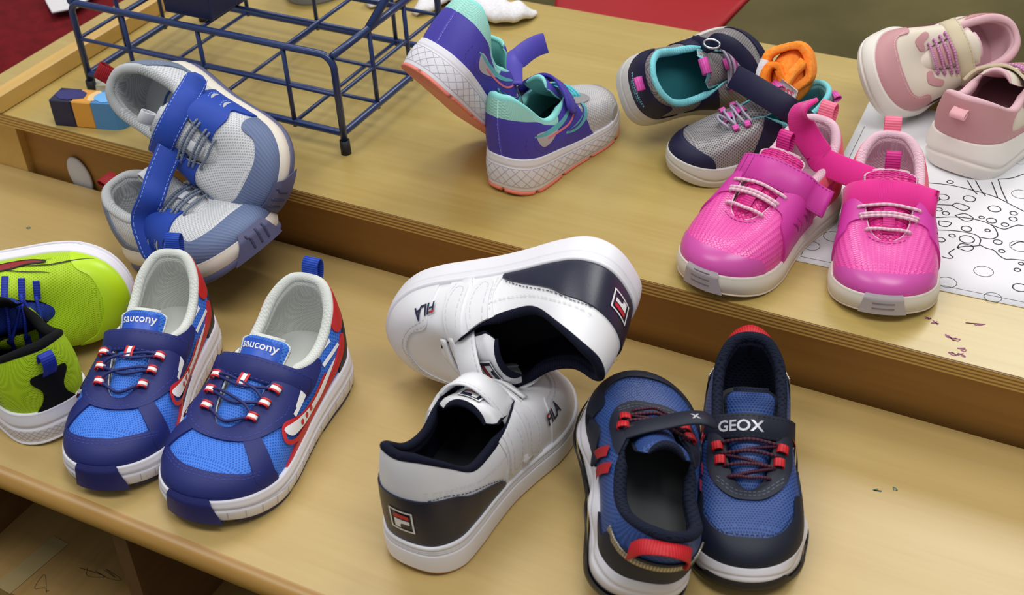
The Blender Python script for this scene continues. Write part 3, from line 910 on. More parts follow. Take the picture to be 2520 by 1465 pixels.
        # lining: underside plus rounded top and side rims
        ring = []
        for q in np.linspace(0, 1, 6):
            e = math.sin(q * math.pi) * thick * .55
            row = up[-1] * (1 - q) + lo[-1] * q; row = row + np.array([0, T[-1, 0], T[-1, 1]]) * e
            ring.append(row)
        L2 = np.concatenate([np.array(ring), lo[::-1]], 0)
        uvl = np.stack([np.broadcast_to(np.linspace(0, .4, len(L2))[:, None], L2.shape[:2]), np.broadcast_to(a[None] * .08, L2.shape[:2])], -1)
        tl = s.grid('tongue_lining', L2, lining, uvl, wrap=False, flip=True, parent=to)
        for e in (0, -1):
            rim = np.stack([up[:, e], (up[:, e] + lo[:, e]) / 2 + np.array([(-1 if e == 0 else 1) * thick * .35, 0, 0]), lo[:, e]], 1)
            s.grid('tongue_edge', rim, lining, rim[..., [1, 2]], wrap=False, flip=(e == 0), parent=to)
        V = [Vector(v) for v in up.reshape(-1, 3)]
        F = [(i * k + j, (i + 1) * k + j, (i + 1) * k + j + 1, i * k + j + 1) for i in range(n - 1) for j in range(k - 1)]
        s.tbvh = BVHTree.FromPolygons(V, F)
        s.tC, s.tT, s.tN = C, T, Nn
        return to
    def m_tongue(s, x, y):
        # y runs along the tongue, x across it
        y = float(s.warp(y)); f = np.interp(-y, -s.tC[:, 0], np.arange(len(s.tC))); i = int(min(f, len(s.tC) - 1.001)); k = f - i
        row = s.tongue_up[i] * (1 - k) + s.tongue_up[i + 1] * k
        xs = row[:, 0] - row[8, 0]
        p = np.array([np.interp(x, xs, row[:, 0]), np.interp(x, xs, row[:, 1]), np.interp(x, xs, row[:, 2])])
        return p, np.array([0, s.tN[i][0], s.tN[i][1]])
    # ---- sole: ring layers between fractions of the height
    def sole_grid(s, z0, z1, prof, rows=10, disp=None, ext=0.0):
        """z0,z1 functions of y; prof(t) outward offset; disp(sfrac, y, t) extra"""
        n = s.NS
        t = np.linspace(0, 1, rows)
        y = s.B[:, 1]
        A = z0(y); Bz = z1(y)
        G = np.zeros((n, rows, 3))
        sf = np.arange(n) / n
        for j, q in enumerate(t):
            off = s.sole_out + prof(q) + ext * np.clip((y - .6) / .4, 0, 1)
            if disp is not None: off = off + disp(sf, y, q)
            G[:, j, :2] = s.B[:, :2] + s.out2[:, :2] * np.broadcast_to(off, (n,))[:, None]
            G[:, j, 2] = A + (Bz - A) * q
        return G
    def sole(s, name, material, z0, z1, prof=lambda q: .010 * math.sin(math.pi * q) - .004, rows=10, disp=None, parent=None, cap=.035):
        G = s.sole_grid(z0, z1, prof, rows, disp)
        if name == 'midsole': s.ins_z = lambda y: z1(y) + .004
        # close top and bottom with an inset ring and a centre strip
        def inset(row, d, dz):
            r = row.copy(); r[:, :2] -= s.out2[:, :2] * d; r[:, 2] += dz; return r
        g = np.concatenate([inset(G[:, 0], cap, 0)[:, None], inset(G[:, 0], .006, 0)[:, None], G[:, :],
                            inset(G[:, -1], .006, .003)[:, None], inset(G[:, -1], cap, .0)[:, None]], 1)
        n, m = g.shape[:2]; F = []
        for i in range(n):
            k = (i + 1) % n
            F += [(i * m + j, k * m + j, k * m + j + 1, i * m + j + 1) for j in range(m - 1)]
        for i in range(n // 2):           # underside closed across the width
            a, b = (n - i) % n, n - i - 1
            for c, fl in ((0, 1),):
                f = [i * m + c, (i + 1) * m + c, b * m + c, a * m + c]
                f = list(dict.fromkeys(f))
                if len(f) >= 3: F.append(tuple(f[::-1] if fl else f))
        o = s.put(name, g.reshape(-1, 3), F, material, g.reshape(-1, 3)[:, [1, 2]], parent)
        return o, G
    def sole_lines(s, name, G, segs, r, material, parent=None, k=10):
        """flat grey strips laid on sidewall grid G, painting the shade of grooves; segs in (ring fraction, height fraction)"""
        V = []; F = []; n, m = G.shape[:2]; N = s.normals(G)
        for (a, b) in segs:
            pts = []
            for t in np.linspace(0, 1, k):
                u = ((a[0] + (b[0] - a[0]) * t) % 1.0) * n; w = np.clip(a[1] + (b[1] - a[1]) * t, 0, 1) * (m - 1)
                i = int(u) % n; j = min(m - 2, int(w)); fu = u - int(u); fw = w - j; i2 = (i + 1) % n
                p = (G[i, j] * (1 - fu) + G[i2, j] * fu) * (1 - fw) + (G[i, j + 1] * (1 - fu) + G[i2, j + 1] * fu) * fw
                pts.append((p, N[i, j]))
            P = np.array([p for p, _ in pts]); T = nrm(np.gradient(P, axis=0)); base = len(V)
            for (p, nn), t in zip(pts, T):
                e = nrm(np.cross(t, nn)) * r; V += [p - e + nn * .0012, p + e + nn * .0012]
            for i in range(k - 1): F.append((base + 2 * i, base + 2 * i + 1, base + 2 * i + 3, base + 2 * i + 2))
        o = s.put(name, V, F, material, parent=parent); o['kind'] = 'stuff'
        return o
    def finish(s):
        s.root.matrix_world = s.mw
        return s.root
    def to_world(s, p):
        return np.array(s.mw @ Vector(np.asarray(p, float) * s.S))
    def world_ribbon(s, name, P, D, width, thick, material, parent=None, **kw):
        """strap given in world metres, stored in this shoe's frame"""
        V, F, UV = ribbon_mesh(P, D, width, thick, **kw)
        inv = s.mw.inverted()
        V = [inv @ Vector(v) for v in V]
        return build(name, V, F, material, parent or s.root, UV)
    def world_tube(s, name, P, r, material, parent=None, n=30):
        V, F = tube_mesh(spline(P, n), r, 8)
        inv = s.mw.inverted()
        return build(name, [inv @ Vector(v) for v in V], F, material, parent or s.root)
    # ---- hook-and-loop strap across the instep
    def strap_path(s, y, a0, a1, lift=.008, n=25, tilt=.62, z0=.16, flare0=0.0, flare1=0.0):
        d = np.array([0, math.cos(tilt), -math.sin(tilt)])       # along instep
        e2 = np.array([0, math.sin(tilt), math.cos(tilt)])       # out of instep
        y = float(s.warp(y)); zc = np.interp(-y, -s.tC[:, 0], s.tC[:, 1])
        c = np.array([0, y, zc]) - e2 * z0
        pts = []
        for a in np.linspace(a0, a1, n):
            dirv = np.array([math.sin(a) * s.m, 0, 0]) + e2 * math.cos(a)
            best = None
            for bv in (s.bvh, getattr(s, 'tbvh', None)):
                if bv is None: continue
                r = bv.ray_cast(Vector(c + dirv * .7), Vector(-dirv), .7)
                if r[0] is not None:
                    dist = (np.array(r[0]) - c) @ dirv
                    if best is None or dist > best: best = dist
            if best is None: best = pts[-1][1] if pts else .15
            pts.append((a, best))
        # taut: upper hull of the section
        xy = [(b * math.sin(a), b * math.cos(a)) for a, b in pts]
        hull = []
        for p in xy:
            while len(hull) >= 2 and (hull[-1][0] - hull[-2][0]) * (p[1] - hull[-2][1]) - (hull[-1][1] - hull[-2][1]) * (p[0] - hull[-2][0]) > 0:
                hull.pop()
            hull.append(p)
        H = np.array(hull); cum = np.concatenate([[0], np.cumsum(np.linalg.norm(np.diff(H, axis=0), axis=1))])
        u = np.linspace(0, cum[-1], n); X = np.interp(u, cum, H[:, 0]); Y = np.interp(u, cum, H[:, 1])
        for _ in range(2):
            X[1:-1] = (X[:-2] + 2 * X[1:-1] + X[2:]) / 4; Y[1:-1] = (Y[:-2] + 2 * Y[1:-1] + Y[2:]) / 4
        tn = nrm(np.stack([np.gradient(X), np.gradient(Y)], 1)); nx = np.stack([-tn[:, 1], tn[:, 0]], 1)
        sgn = np.where(nx[:, 0] * X + nx[:, 1] * Y < 0, -1, 1)[:, None]; nx = nx * sgn
        X = X + nx[:, 0] * lift; Y = Y + nx[:, 1] * lift
        pts3 = c + np.outer(X * s.m, [1, 0, 0]) + np.outer(Y, e2)
        # stiff ends standing off the shoe
        if flare0:
            t = nrm(pts3[0] - pts3[2]) * .75 + np.array([-.7 * s.m, 0, .1]); pts3 = np.concatenate([[pts3[0] + nrm(t) * flare0], [pts3[0] + nrm(t) * flare0 * .5], pts3[1:]])
        if flare1:
            t = nrm(pts3[-1] - pts3[-3]) * .75 + np.array([.7 * s.m, 0, .1]); pts3 = np.concatenate([pts3[:-1], [pts3[-1] + nrm(t) * flare1 * .5], [pts3[-1] + nrm(t) * flare1]])
        return pts3, np.broadcast_to(d, pts3.shape)
    def strap(s, name, P, D, width, thick, material, parent=None, **kw):
        V, F, UV = ribbon_mesh(P, D, width, thick, **kw)
        return s.put(name, V, F, material, UV, parent)
    def edge_stitch(s, name, P, D, width, material, thick, inset=.008, parent=None, n=90, dash=.011, gap=.007, w=.003, ends=True):
        """thread dashes along both edges of a strap"""
        P = spline(P, n); D = nrm(spline(np.array(D), n)); T = nrm(np.gradient(P, axis=0))
        D = nrm(D - T * np.sum(D * T, 1, keepdims=True)); N = np.cross(T, D)
        if np.mean(N[:, 2]) < 0: N = -N
        sL = np.concatenate([[0], np.cumsum(np.linalg.norm(np.diff(P, axis=0), axis=1))])
        V = []; F = []
        for sg in (-1, 1):
            x = .012
            while x < sL[-1] - .015:
                a = [np.interp(x, sL, P[:, c]) for c in range(3)]; b = [np.interp(x + dash, sL, P[:, c]) for c in range(3)]
                i = min(n - 1, int(np.searchsorted(sL, x)))
                o = D[i] * sg * (width / 2 - inset); h = N[i] * (thick / 2 + .0004); e = D[i] * w / 2
                k = len(V); a = np.array(a); b = np.array(b)
                V += [a + o + h - e, a + o + h + e, b + o + h + e, b + o + h - e, (a + b) / 2 + o + h + N[i] * w * .5]
                F += [(k, k + 1, k + 4), (k + 1, k + 2, k + 4), (k + 2, k + 3, k + 4), (k + 3, k, k + 4)]
                x += dash + gap
        ob = s.put(name, V, F, material, parent=parent); ob['kind'] = 'stuff'
        return ob
    def lace(s, pts, r, material, n=24, parent=None, name='lace'):
        V, F = tube_mesh(spline(pts, n), r, 8)
        Vn = np.array(V); k = len(Vn) // 8
        uv = np.stack([np.repeat(np.linspace(0, .3, k), 8), np.tile(np.arange(8) / 8 * .03, k)], 1)
        return s.put(name, V, F, material, uv, parent)
    def tab(s, name, base, up, width_dir, h, w, material, fold=.5, thick=.006, parent=None):
        """loop of webbing: out along `up`, folded back"""
        base = np.array(base, float); up = nrm(np.array(up, float)); wd = nrm(np.array(width_dir, float))
        n = nrm(np.cross(wd, up)); q = h * .22
        pts = [base - up * h * .1 - n * q * .3, base + up * h * .35 - n * q, base + up * h * .8 - n * q * 1.0, base + up * h, base + up * h * .8 + n * q * 1.0, base + up * h * .35 + n * q, base - up * h * .1 + n * q * .3]
        V, F, UV = ribbon_mesh(pts, wd, w, thick, n=28)
        return s.put(name, V, F, material, UV, parent)

def subdivide2d(V, F, edge):
    V = [tuple(v) for v in V]; F = [tuple(f) for f in F]
    for _ in range(6):
        nf = []; cache = {}; ch = False
        def midp(a, b):
            k = (min(a, b), max(a, b))
            if k not in cache:
                cache[k] = len(V); V.append(((V[a][0] + V[b][0]) / 2, (V[a][1] + V[b][1]) / 2))
            return cache[k]
        long = set()
        for f in F:
            for q in range(3):
                a, b = f[q], f[(q + 1) % 3]
                if math.hypot(V[a][0] - V[b][0], V[a][1] - V[b][1]) > edge: long.add((min(a, b), max(a, b)))
        if not long: break
        for f in F:
            e = [(min(f[q], f[(q + 1) % 3]), max(f[q], f[(q + 1) % 3])) in long for q in range(3)]
            c = sum(e)
            if c == 0: nf.append(f)
            elif c == 3:
                a, b, d = midp(f[0], f[1]), midp(f[1], f[2]), midp(f[2], f[0])
                nf += [(f[0], a, d), (a, f[1], b), (d, b, f[2]), (a, b, d)]
            elif c == 1:
                q = e.index(True); A, B, C_ = f[q], f[(q + 1) % 3], f[(q + 2) % 3]; m_ = midp(A, B)
                nf += [(A, m_, C_), (m_, B, C_)]
            else:
                q = e.index(False); A, B, C_ = f[q], f[(q + 1) % 3], f[(q + 2) % 3]
                m1 = midp(B, C_); m2 = midp(C_, A)
                nf += [(A, B, m1), (A, m1, m2), (m2, m1, C_)]
        F = nf
    return V, F

_tc = {}
def text2d(txt, size=1.0, bold=0.0, shear=0.0):
    """triangulated lettering centred at the origin, cap width in units of size"""
    key = (txt, bold, shear)
    if key not in _tc:
        cu = bpy.data.curves.new('lettering', 'FONT'); cu.body = txt; cu.size = 1; cu.resolution_u = 3
        cu.offset = bold; cu.fill_mode = 'FRONT'; cu.shear = shear
        ob = bpy.data.objects.new('lettering', cu); COL.objects.link(ob)
        dg = bpy.context.evaluated_depsgraph_get()
        me = bpy.data.meshes.new_from_object(ob.evaluated_get(dg))
        V = np.array([v.co[:2] for v in me.vertices]); F = []
        for p in me.polygons:
            vs = list(p.vertices)
            for i in range(1, len(vs) - 1): F.append((vs[0], vs[i], vs[i + 1]))
        bpy.data.objects.remove(ob); bpy.data.curves.remove(cu); bpy.data.meshes.remove(me)
        V = V - (V.max(0) + V.min(0)) / 2
        _tc[key] = (V, F)
    V, F = _tc[key]
    return V * size, F

def poly2d(pts, smooth=False, n=None):
    P = spline(pts, n or len(pts) * 6, True) if smooth else np.asarray(pts, float)
    tri = tessellate_polygon([[Vector((p[0], p[1], 0)) for p in P]])
    return P, [tuple(t) for t in tri]

def xf2d(tri, sx=1, sy=1, rot=0, dx=0, dy=0):
    V, F = tri; V = np.asarray(V, float) * [sx, sy]
    c, si = math.cos(rot), math.sin(rot)
    V = V @ np.array([[c, si], [-si, c]]) + [dx, dy]
    return V, F

def merge2d(*ts):
    V = []; F = []
    for (v, f) in ts:
        k = len(V); V += [tuple(x) for x in v]; F += [tuple(i + k for i in q) for q in f]
    return V, F

# ------------------------------------------------------------------ shared trim
def bars_lace(s, material, rows, r=.007, off=.012, ripple=.0, cross=False):
    """lace bars over the tongue; rows: (y, half width)"""
    prev = None
    for i, (y, x) in enumerate(rows):
        x = max(x, s.eye_x(y) + .016)
        a, na = s.m_top(-x, y); b, nb = s.m_top(x, y)
        c, nc = s.m_tongue(0, y)
        a = a + na * off; b = b + nb * off; c = c + nc * off * 1.3
        c[2] = max(c[2], (a[2] + b[2]) / 2)
        s.lace([a - na * off * 1.2, a, a * .5 + c * .5 + [0, ripple, .004], c + [0, ripple, 0], b * .5 + c * .5 + [0, ripple, .004], b, b - nb * off * 1.2], r, material)
        if cross and prev is not None:
            sd = i % 2
            p0, p1 = (prev[0], b) if sd else (prev[1], a)
            s.lace([p0, (p0 + p1) / 2 + nc * .012, p1], r, material)
        prev = (a, b)

def tongue_tape(s, y0, y1, w, material, name='tongue_tape', h=.012):
    p0, n0 = s.m_tongue(0, y0); p1, n1 = s.m_tongue(0, y1)
    V, F, U = ribbon_mesh([p0 + n0 * .004, (p0 + p1) / 2 + n0 * h, p1 + n1 * .004], (1, 0, 0), w, .006, n=12)
    return s.put(name, V, F, material, U)

def loops(s, material, rows, inner=.004, outer=.035, w=.024, name='lace_loop', h=.022):
    for (y, x) in rows:
        x = max(x, s.eye_x(y) + .004)
        for sd in (-1, 1):
            p, n = s.m_top(sd * (x + outer), y); q, n2 = s.m_top(sd * (x + inner), y)
            d = nrm(q - p); wd = np.cross(n, d)
            V, F, U = ribbon_mesh([p + n * .006, p + n * h * .9, (p + q) / 2 + n * h * 1.2, q + n * h, q + n * .006], wd, w, .005, n=16)
            s.put(name, V, F, material, U)

def ring2d(x0, x1, y0, y1, t):
    o = [(x0, y0), (x1, y0), (x1, y1), (x0, y1)]; i = [(x0 + t, y0 + t), (x1 - t, y0 + t), (x1 - t, y1 - t), (x0 + t, y1 - t)]
    return o + i, [(0, 1, 5), (0, 5, 4), (1, 2, 6), (1, 6, 5), (2, 3, 7), (2, 7, 6), (3, 0, 4), (3, 4, 7)]

def holes(s, name, pts, mapper, r, material, off=.001, parent=None):
    V = []; F = []
    for (x, y) in pts:
        p, n = mapper(x, y); u = nrm(np.cross(n, [.3, .9, .2])); w = np.cross(n, u); b = len(V)
        V += [p + n * off + r * (u * math.cos(a) + w * math.sin(a)) for a in np.linspace(0, 2 * math.pi, 9)[:-1]]
        F.append(tuple(range(b, b + 8)))
    o = s.put(name, V, F, material, parent=parent); o['kind'] = 'stuff'
    return o

def closed_strap(s, material, thread, y=.435, a0=-1.25, a1=1.3, w=.088, th=.012, lift=.012, tilt=.62, end=True, name='strap', **kw):
    P, D = s.strap_path(y, a0, a1, lift, tilt=tilt, **kw)
    st = s.strap(name, P, D, w, th, material, round1=end, n=46)
    if thread is not None: s.edge_stitch('strap_stitching', P, D, w, thread, th, parent=st)
    return P, D, st

# ------------------------------------------------------------------ shared looks
M_white_foam = mat('white_foam', '#E4E2EA', .55, .3, noise=260, bump=.05)
M_cream_foam = mat('cream_foam', '#DDD6CA', .55, .3, noise=260, bump=.05)

def simple_sole(s, mid, out, split=.28, toe_wrap=None, disp=None, groove=True, prof=None, gaps=0, out_ext=.0, rows=14, bw=.065, grooves=True):
    zb, zt = s.zbot, s.ztop
    h = lambda y, q: zb(y) + (zt(y) - zb(y)) * q
    prof = prof or (lambda q: .008 * math.sin(math.pi * min(1, q * 1.05)) - .003)
    def d0(sf, y, q):
        r = np.zeros_like(y)
        if groove: r = r - .006 * math.exp(-((q - .62) / .05) ** 2)
        if disp is not None: r = r + disp(sf, y, q)
        return r
    o, G = s.sole('midsole', mid, lambda y: h(y, split), lambda y: h(y, 1.0), prof, rows, d0)
    dg = None
    if gaps:
        dg = lambda sf, y, q: np.where((np.cos(sf * 2 * math.pi * gaps) > .93), -.03, 0) * (1 if q < .75 else .3)
    s.sole('outsole', out, lambda y: h(y, 0), lambda y: h(y, split), lambda q: -.002 + out_ext + .004 * math.sin(math.pi * q), 6, dg)
    if toe_wrap is not None:
        GW = s.sole_grid(lambda y: h(y, .0), lambda y: h(y, 1.12), lambda q: .0035 - .012 * max(0, q - .8) / .2, 16)
        N = s.normals(GW)
        g = sdf_poly(GW[..., 0], GW[..., 2] - s.zbot(GW[..., 1]) , np.array([(-bw * 1.35, -.02), (bw * 1.35, -.02), (bw * 1.15, .045), (bw, .095), (bw * .85, .112), (-bw * .85, .112), (-bw, .095), (-bw * 1.15, .045)]))
        g = np.minimum(g, GW[..., 1] - .8)
        r = clip_surface(GW, N, np.stack([GW[..., 0], GW[..., 2]], -1), g, .003)
        tw = s.put('toe_bumper', *r[:2], toe_wrap)
        for zz in ((.03, .055, .08) if grooves else ()):
            V, F = [], []
            for x in np.linspace(-.045 + zz * .15, .045 - zz * .15, 9):
                k = np.argmin(np.where(GW[:, 8, 1] > .8, abs(GW[:, 8, 0] - x), 9))
                jj = np.argmin(abs(GW[k, :, 2] - s.zbot(GW[k, 0, 1]) - zz)); V.append(GW[k, jj] + N[k, jj] * .0045)
            Vt, Ft = tube_mesh(V, .0022, 5)
            s.put('bumper_groove', Vt, Ft, M_groove, parent=tw)
    s.msG = G
    return G
M_groove = mat('groove_grey', '#6D6670', .7)


# ------------------------------------------------------------------ blue running shoe, red and white trim
def blue_runner(name, label, group, pose, left, flare=0.0):
    s = Shoe(name, pose, left, sole_heel=.165, sole_toe=.105, spring=.05, heel_h=.03, dip=-.005, throat_y=.025, toe_h=-.012, sole_out=.017)
    s.start(label, group)
    mesh = mat('blue_mesh', '#4480E6', .6, .3, 'hex', '#2148AE', .0016, .5, .7)
    navy = mat('navy_synthetic', '#20286A', .55, .35, noise=900, bump=.12)
    nthr = mat('navy_thread', '#2F3D96', .7)
    black = mat('black_synthetic', '#17182A', .55)
    red = mat('red_weld', '#C8232B', .45)
    white = mat('white_print', '#F1F0F2', .5)
    lin = mat('white_knit_lining', '#DDE0DA', .85, .2, 'weave', '#B9BEB8', .0022, .25, .5, sheen=.2)
    ins = mat('pale_insole', '#C9CCC8', .9)
    web = mat('blue_webbing', '#2450C4', .6, .3, 'rib', '#16348F', .0016, .4)
    G = simple_sole(s, M_white_foam, mat('navy_rubber', '#1B2157', .5, noise=500, bump=.1), .13, mat('navy_rubber_bumper', '#1E2368', .5, noise=350, bump=.3), gaps=9, out_ext=-.006, bw=.075, grooves=False)
    gl = mat('foam_crease_shade', '#B9B6C4', .7)  # greyer than the foam: shade of the creases put into colour
    s.sole_lines('sole_crease', s.msG, [((f / 80, .5), (f / 80, .12)) for f in range(8, 73, 2)] + [((.06, .52), (.30, .5)), ((.30, .5), (.47, .62)), ((.53, .62), (.70, .5)), ((.70, .5), (.94, .52))], .0014, gl)
    s.upper(mesh)
    lat = s.m_side(1)
    # toe mudguard
    toe = [(-.3, .66), (-.175, .755), (-.13, .83), (-.06, .885), (0, .898), (.07, .888), (.14, .84), (.18, .755), (.3, .64), (.3, 1.1), (-.3, 1.1)]
    g = s.top(toe, 'arc'); s.panel('toe_cap', g, .006, navy)
    s.stitch('stitching', [([(-.165, .76 + k), (-.127, .813 + k), (-.062, .866 + k), (0, .88 + k), (.07, .87 + k), (.135, .823 + k), (.17, .76 + k)], s.m_top) for k in (.03, .042)], nthr, .0075)
    # horseshoe eyestay
    eye = [(-.135, .36), (-.16, .46), (-.165, .56), (-.135, .68), (-.085, .735), (0, .75), (.085, .735), (.135, .68), (.165, .56), (.16, .46), (.135, .36), (.0, .2)]
    g = np.minimum(s.top(eye), s.P[..., 1] - .40)
    ey = s.panel('eyestay', g, .008, navy)
    s.stitch('stitching', [([(-.148, .50), (-.15, .56), (-.122, .67), (-.078, .72), (0, .735), (.078, .72), (.122, .67), (.15, .56), (.148, .50)], s.m_top)], nthr, .0095, parent=ey)
    # side bars joining eyestay and toe cap
    for sd in (-1, 1):
        g = s.top([(sd * .085, .725), (sd * .125, .685), (sd * .215, .775), (sd * .165, .84)], False)
        s.panel('vamp_bar', g, .007, navy)
    # heel counter and red collar patches
    s.panel('heel_counter', s.side([(-.1, .10), (.16, .10), (.20, .17), (.17, .24), (.12, .27), (-.1, .37)], 0), .006, black)
    s.panel('collar_patch', s.side([(-.1, .36), (.07, .30), (.145, .30), (.155, .35), (.10, .45), (-.1, .52)], 1), .005, red)
    s.panel('collar_patch', s.side([(-.1, .36), (.07, .30), (.145, .30), (.155, .35), (.10, .45), (-.1, .52)], -1), .005, red)
    # quarter panel under the strap
    for sd in (1, -1):
        s.panel('quarter_panel', s.side([(.29, .25), (.41, .22), (.50, .25), (.46, .40), (.33, .36), (.30, .30)], sd), .006, navy)
    # red sweep and printed wave on both flanks
    for sd in (1, -1):
        mp = s.m_side(sd)
        s.panel('red_sweep', s.side([(.12, .28), (.20, .225), (.34, .175), (.52, .155), (.62, .135), (.72, .105), (.72, .085), (.52, .085), (.50, .115), (.40, .13), (.24, .17), (.14, .22)], sd, True), .007, red)
        s.line('wave_outline', [(.30, .215), (.42, .195), (.52, .20), (.62, .225), (.66, .19), (.60, .155), (.50, .15), (.40, .165)], mp, .016, red, .010, 50, True)
        s.decal('wave_logo', poly2d([(.22, .235), (.34, .205), (.44, .19), (.54, .205), (.635, .222), (.62, .185), (.53, .165), (.44, .165), (.34, .18)], True), mp, white, .0112)
        for q in (.46, .50, .54):
            s.decal('wave_dot', poly2d([(q + .011 * math.cos(a), .184 + .011 * math.sin(a)) for a in np.linspace(0, 6.28, 10)[:-1]]), mp, red, .0125)
        for k, (a, b) in enumerate([((.20, .30), (.30, .285)), ((.17, .265), (.29, .245)), ((.42, .27), (.53, .235)), ((.44, .245), (.56, .225))]):
            s.line('white_stripe', [a, ((a[0] + b[0]) / 2, (a[1] + b[1]) / 2), b], mp, .014, white, .0095, 12)
    s.inside(lin, ins)
    to = s.tongue(mesh, lin, top=(.345, .408), w_top=.088)
    # printed tongue label
    mt = s.m_tongue
    s.decal('tongue_badge', poly2d([(-.068, .351), (.068, .351), (.07, .402), (-.07, .402)]), mt, mat('royal_badge', '#2558C8', .4), .004, parent=to)
    s.decal('lettering', xf2d(text2d('saucony', .040, .012), dx=0, dy=.373, sx=-1, sy=-.85), mt, white, .0065, parent=to)
    # laces with red and white loops
    lacem = mat('navy_lace', '#1A2264', .6)
    tape = mat('red_white_tape', '#F0EDEB', .6)
    ys = [(.49, .082), (.56, .076), (.63, .064)]
    pts = {}
    for (y, x) in ys:
        x = max(x, s.eye_x(y) + .004)
        for sd in (-1, 1):
            p, n = s.m_top(sd * (x + .030), y); q, n2 = s.m_top(sd * (x + .002), y)
            d = nrm(q - p); up = n * .02
            path = [p + n * .010, p + n * .022, (p + q) / 2 + n * .03, q + n * .024, q + n * .010]
            wdir = np.cross(n, d)
            V, F, U = ribbon_mesh(path, wdir, .026, .005, n=16)
            lo = s.put('lace_loop', V, F, tape, U)
            for e in (-1, 1):
                V, F, U = ribbon_mesh([v + wdir * e * .0115 + n * .0015 for v in path], wdir, .008, .006, n=16)
                s.put('loop_stripe', V, F, red, U, lo)
            pts[(y, sd)] = (p + q) / 2 + n * .020
    for i, (y, x) in enumerate(ys):
        a, b = pts[(y, -1)], pts[(y, 1)]
        c, nc = s.m_tongue(0, y); c = c + nc * .012
        e = s.m_tongue(0, min(.68, y + .035))[0] + nc * .012
        s.lace([a, a * .65 + e * .35, e, b * .65 + e * .35, b], .0062, lacem)
        if i < 2:
            a2, b2 = pts[(ys[i + 1][0], 1)], pts[(y, -1)]
            s.lace([b2, b2 * .6 + c * .4 + [0, 0, .006], (a2 + c) / 2 + [0, 0, .008], a2], .0058, lacem)
    # tongue webbing piece
    p0, n0 = s.m_tongue(0, .47); p1, n1 = s.m_tongue(0, .53)
    V, F, U = ribbon_mesh([p0 + n0 * .008, (p0 + p1) / 2 + n0 * .012, p1 + n1 * .008], (1, 0, 0), .03, .005, n=10); k = s.put('tongue_tape', V, F, tape, U)
    for e in (-1, 1):
        V, F, U = ribbon_mesh([p0 + n0 * .0095 + [e * .012, 0, 0], (p0 + p1) / 2 + n0 * .0135 + [e * .012, 0, 0], p1 + n1 * .0095 + [e * .012, 0, 0]], (1, 0, 0), .009, .005, n=10); s.put('tape_stripe', V, F, red, U, k)
    # strap
    P, D = s.strap_path(.44, -1.25, 1.3, .012, flare0=flare)
    st = s.strap('strap', P, D, .088, .012, navy, round1=True, n=46)
    s.edge_stitch('strap_stitching', P, D, .088, nthr, .012, parent=st)
    # pull tab
    s.tab('pull_tab', (0, .0, .40), (0, -.25, 1), (1, 0, 0), .10, .058, web)
    s.finish(); return s

# ------------------------------------------------------------------ white court shoe with navy heel
def flag_logo(s, mapper, cx, cy, w, h, off, parent=None, navy=None, flipx=1, rot=0.0, frame=True, bg=True):
    """boxed F flag: white frame, red bar, white stroke"""
    white = mat('logo_white', '#F2F2F2', .45); red = mat('logo_red', '#C5202C', .45); nv = navy or mat('logo_navy', '#161B38', .45)
    def X(t): return xf2d(t, w * flipx, h, rot, cx, cy)
    if bg: s.decal('logo_field', X(poly2d([(-.5, -.5), (.5, -.5), (.5, .5), (-.5, .5)])), mapper, nv, off, parent)
    if frame: s.decal('logo_frame', X(ring2d(-.5, .5, -.5, .5, .07)), mapper, white, off + .0015, parent)
    s.decal('logo_bar', X(poly2d([(-.30, .12), (.34, .12), (.34, .32), (-.22, .32), (-.30, .24)])), mapper, red, off + .002, parent)
    s.decal('logo_stroke', X(poly2d([(-.30, .06), (.34, .06), (.34, -.12), (.02, -.12), (-.06, -.2), (-.06, -.36), (-.30, -.36)])), mapper, white, off + .002, parent)

def word_fila(s, mapper, cx, cy, size, off, rot=0.0, sx=1, sy=1, parent=None):
    nv = mat('print_navy', '#1B2140', .5); red = mat('print_red', '#C5202C', .5)
    s.decal('lettering', xf2d(text2d('FILA', size, .03), sx, sy, rot, cx, cy), mapper, nv, off, parent)
    b = poly2d([(-1.02, .24), (-.62, .24), (-.62, .36), (-1.02, .36)])
    s.decal('lettering_bar', xf2d((b[0] * size, b[1]), sx, sy, rot, cx, cy), mapper, red, off + .0012, parent)

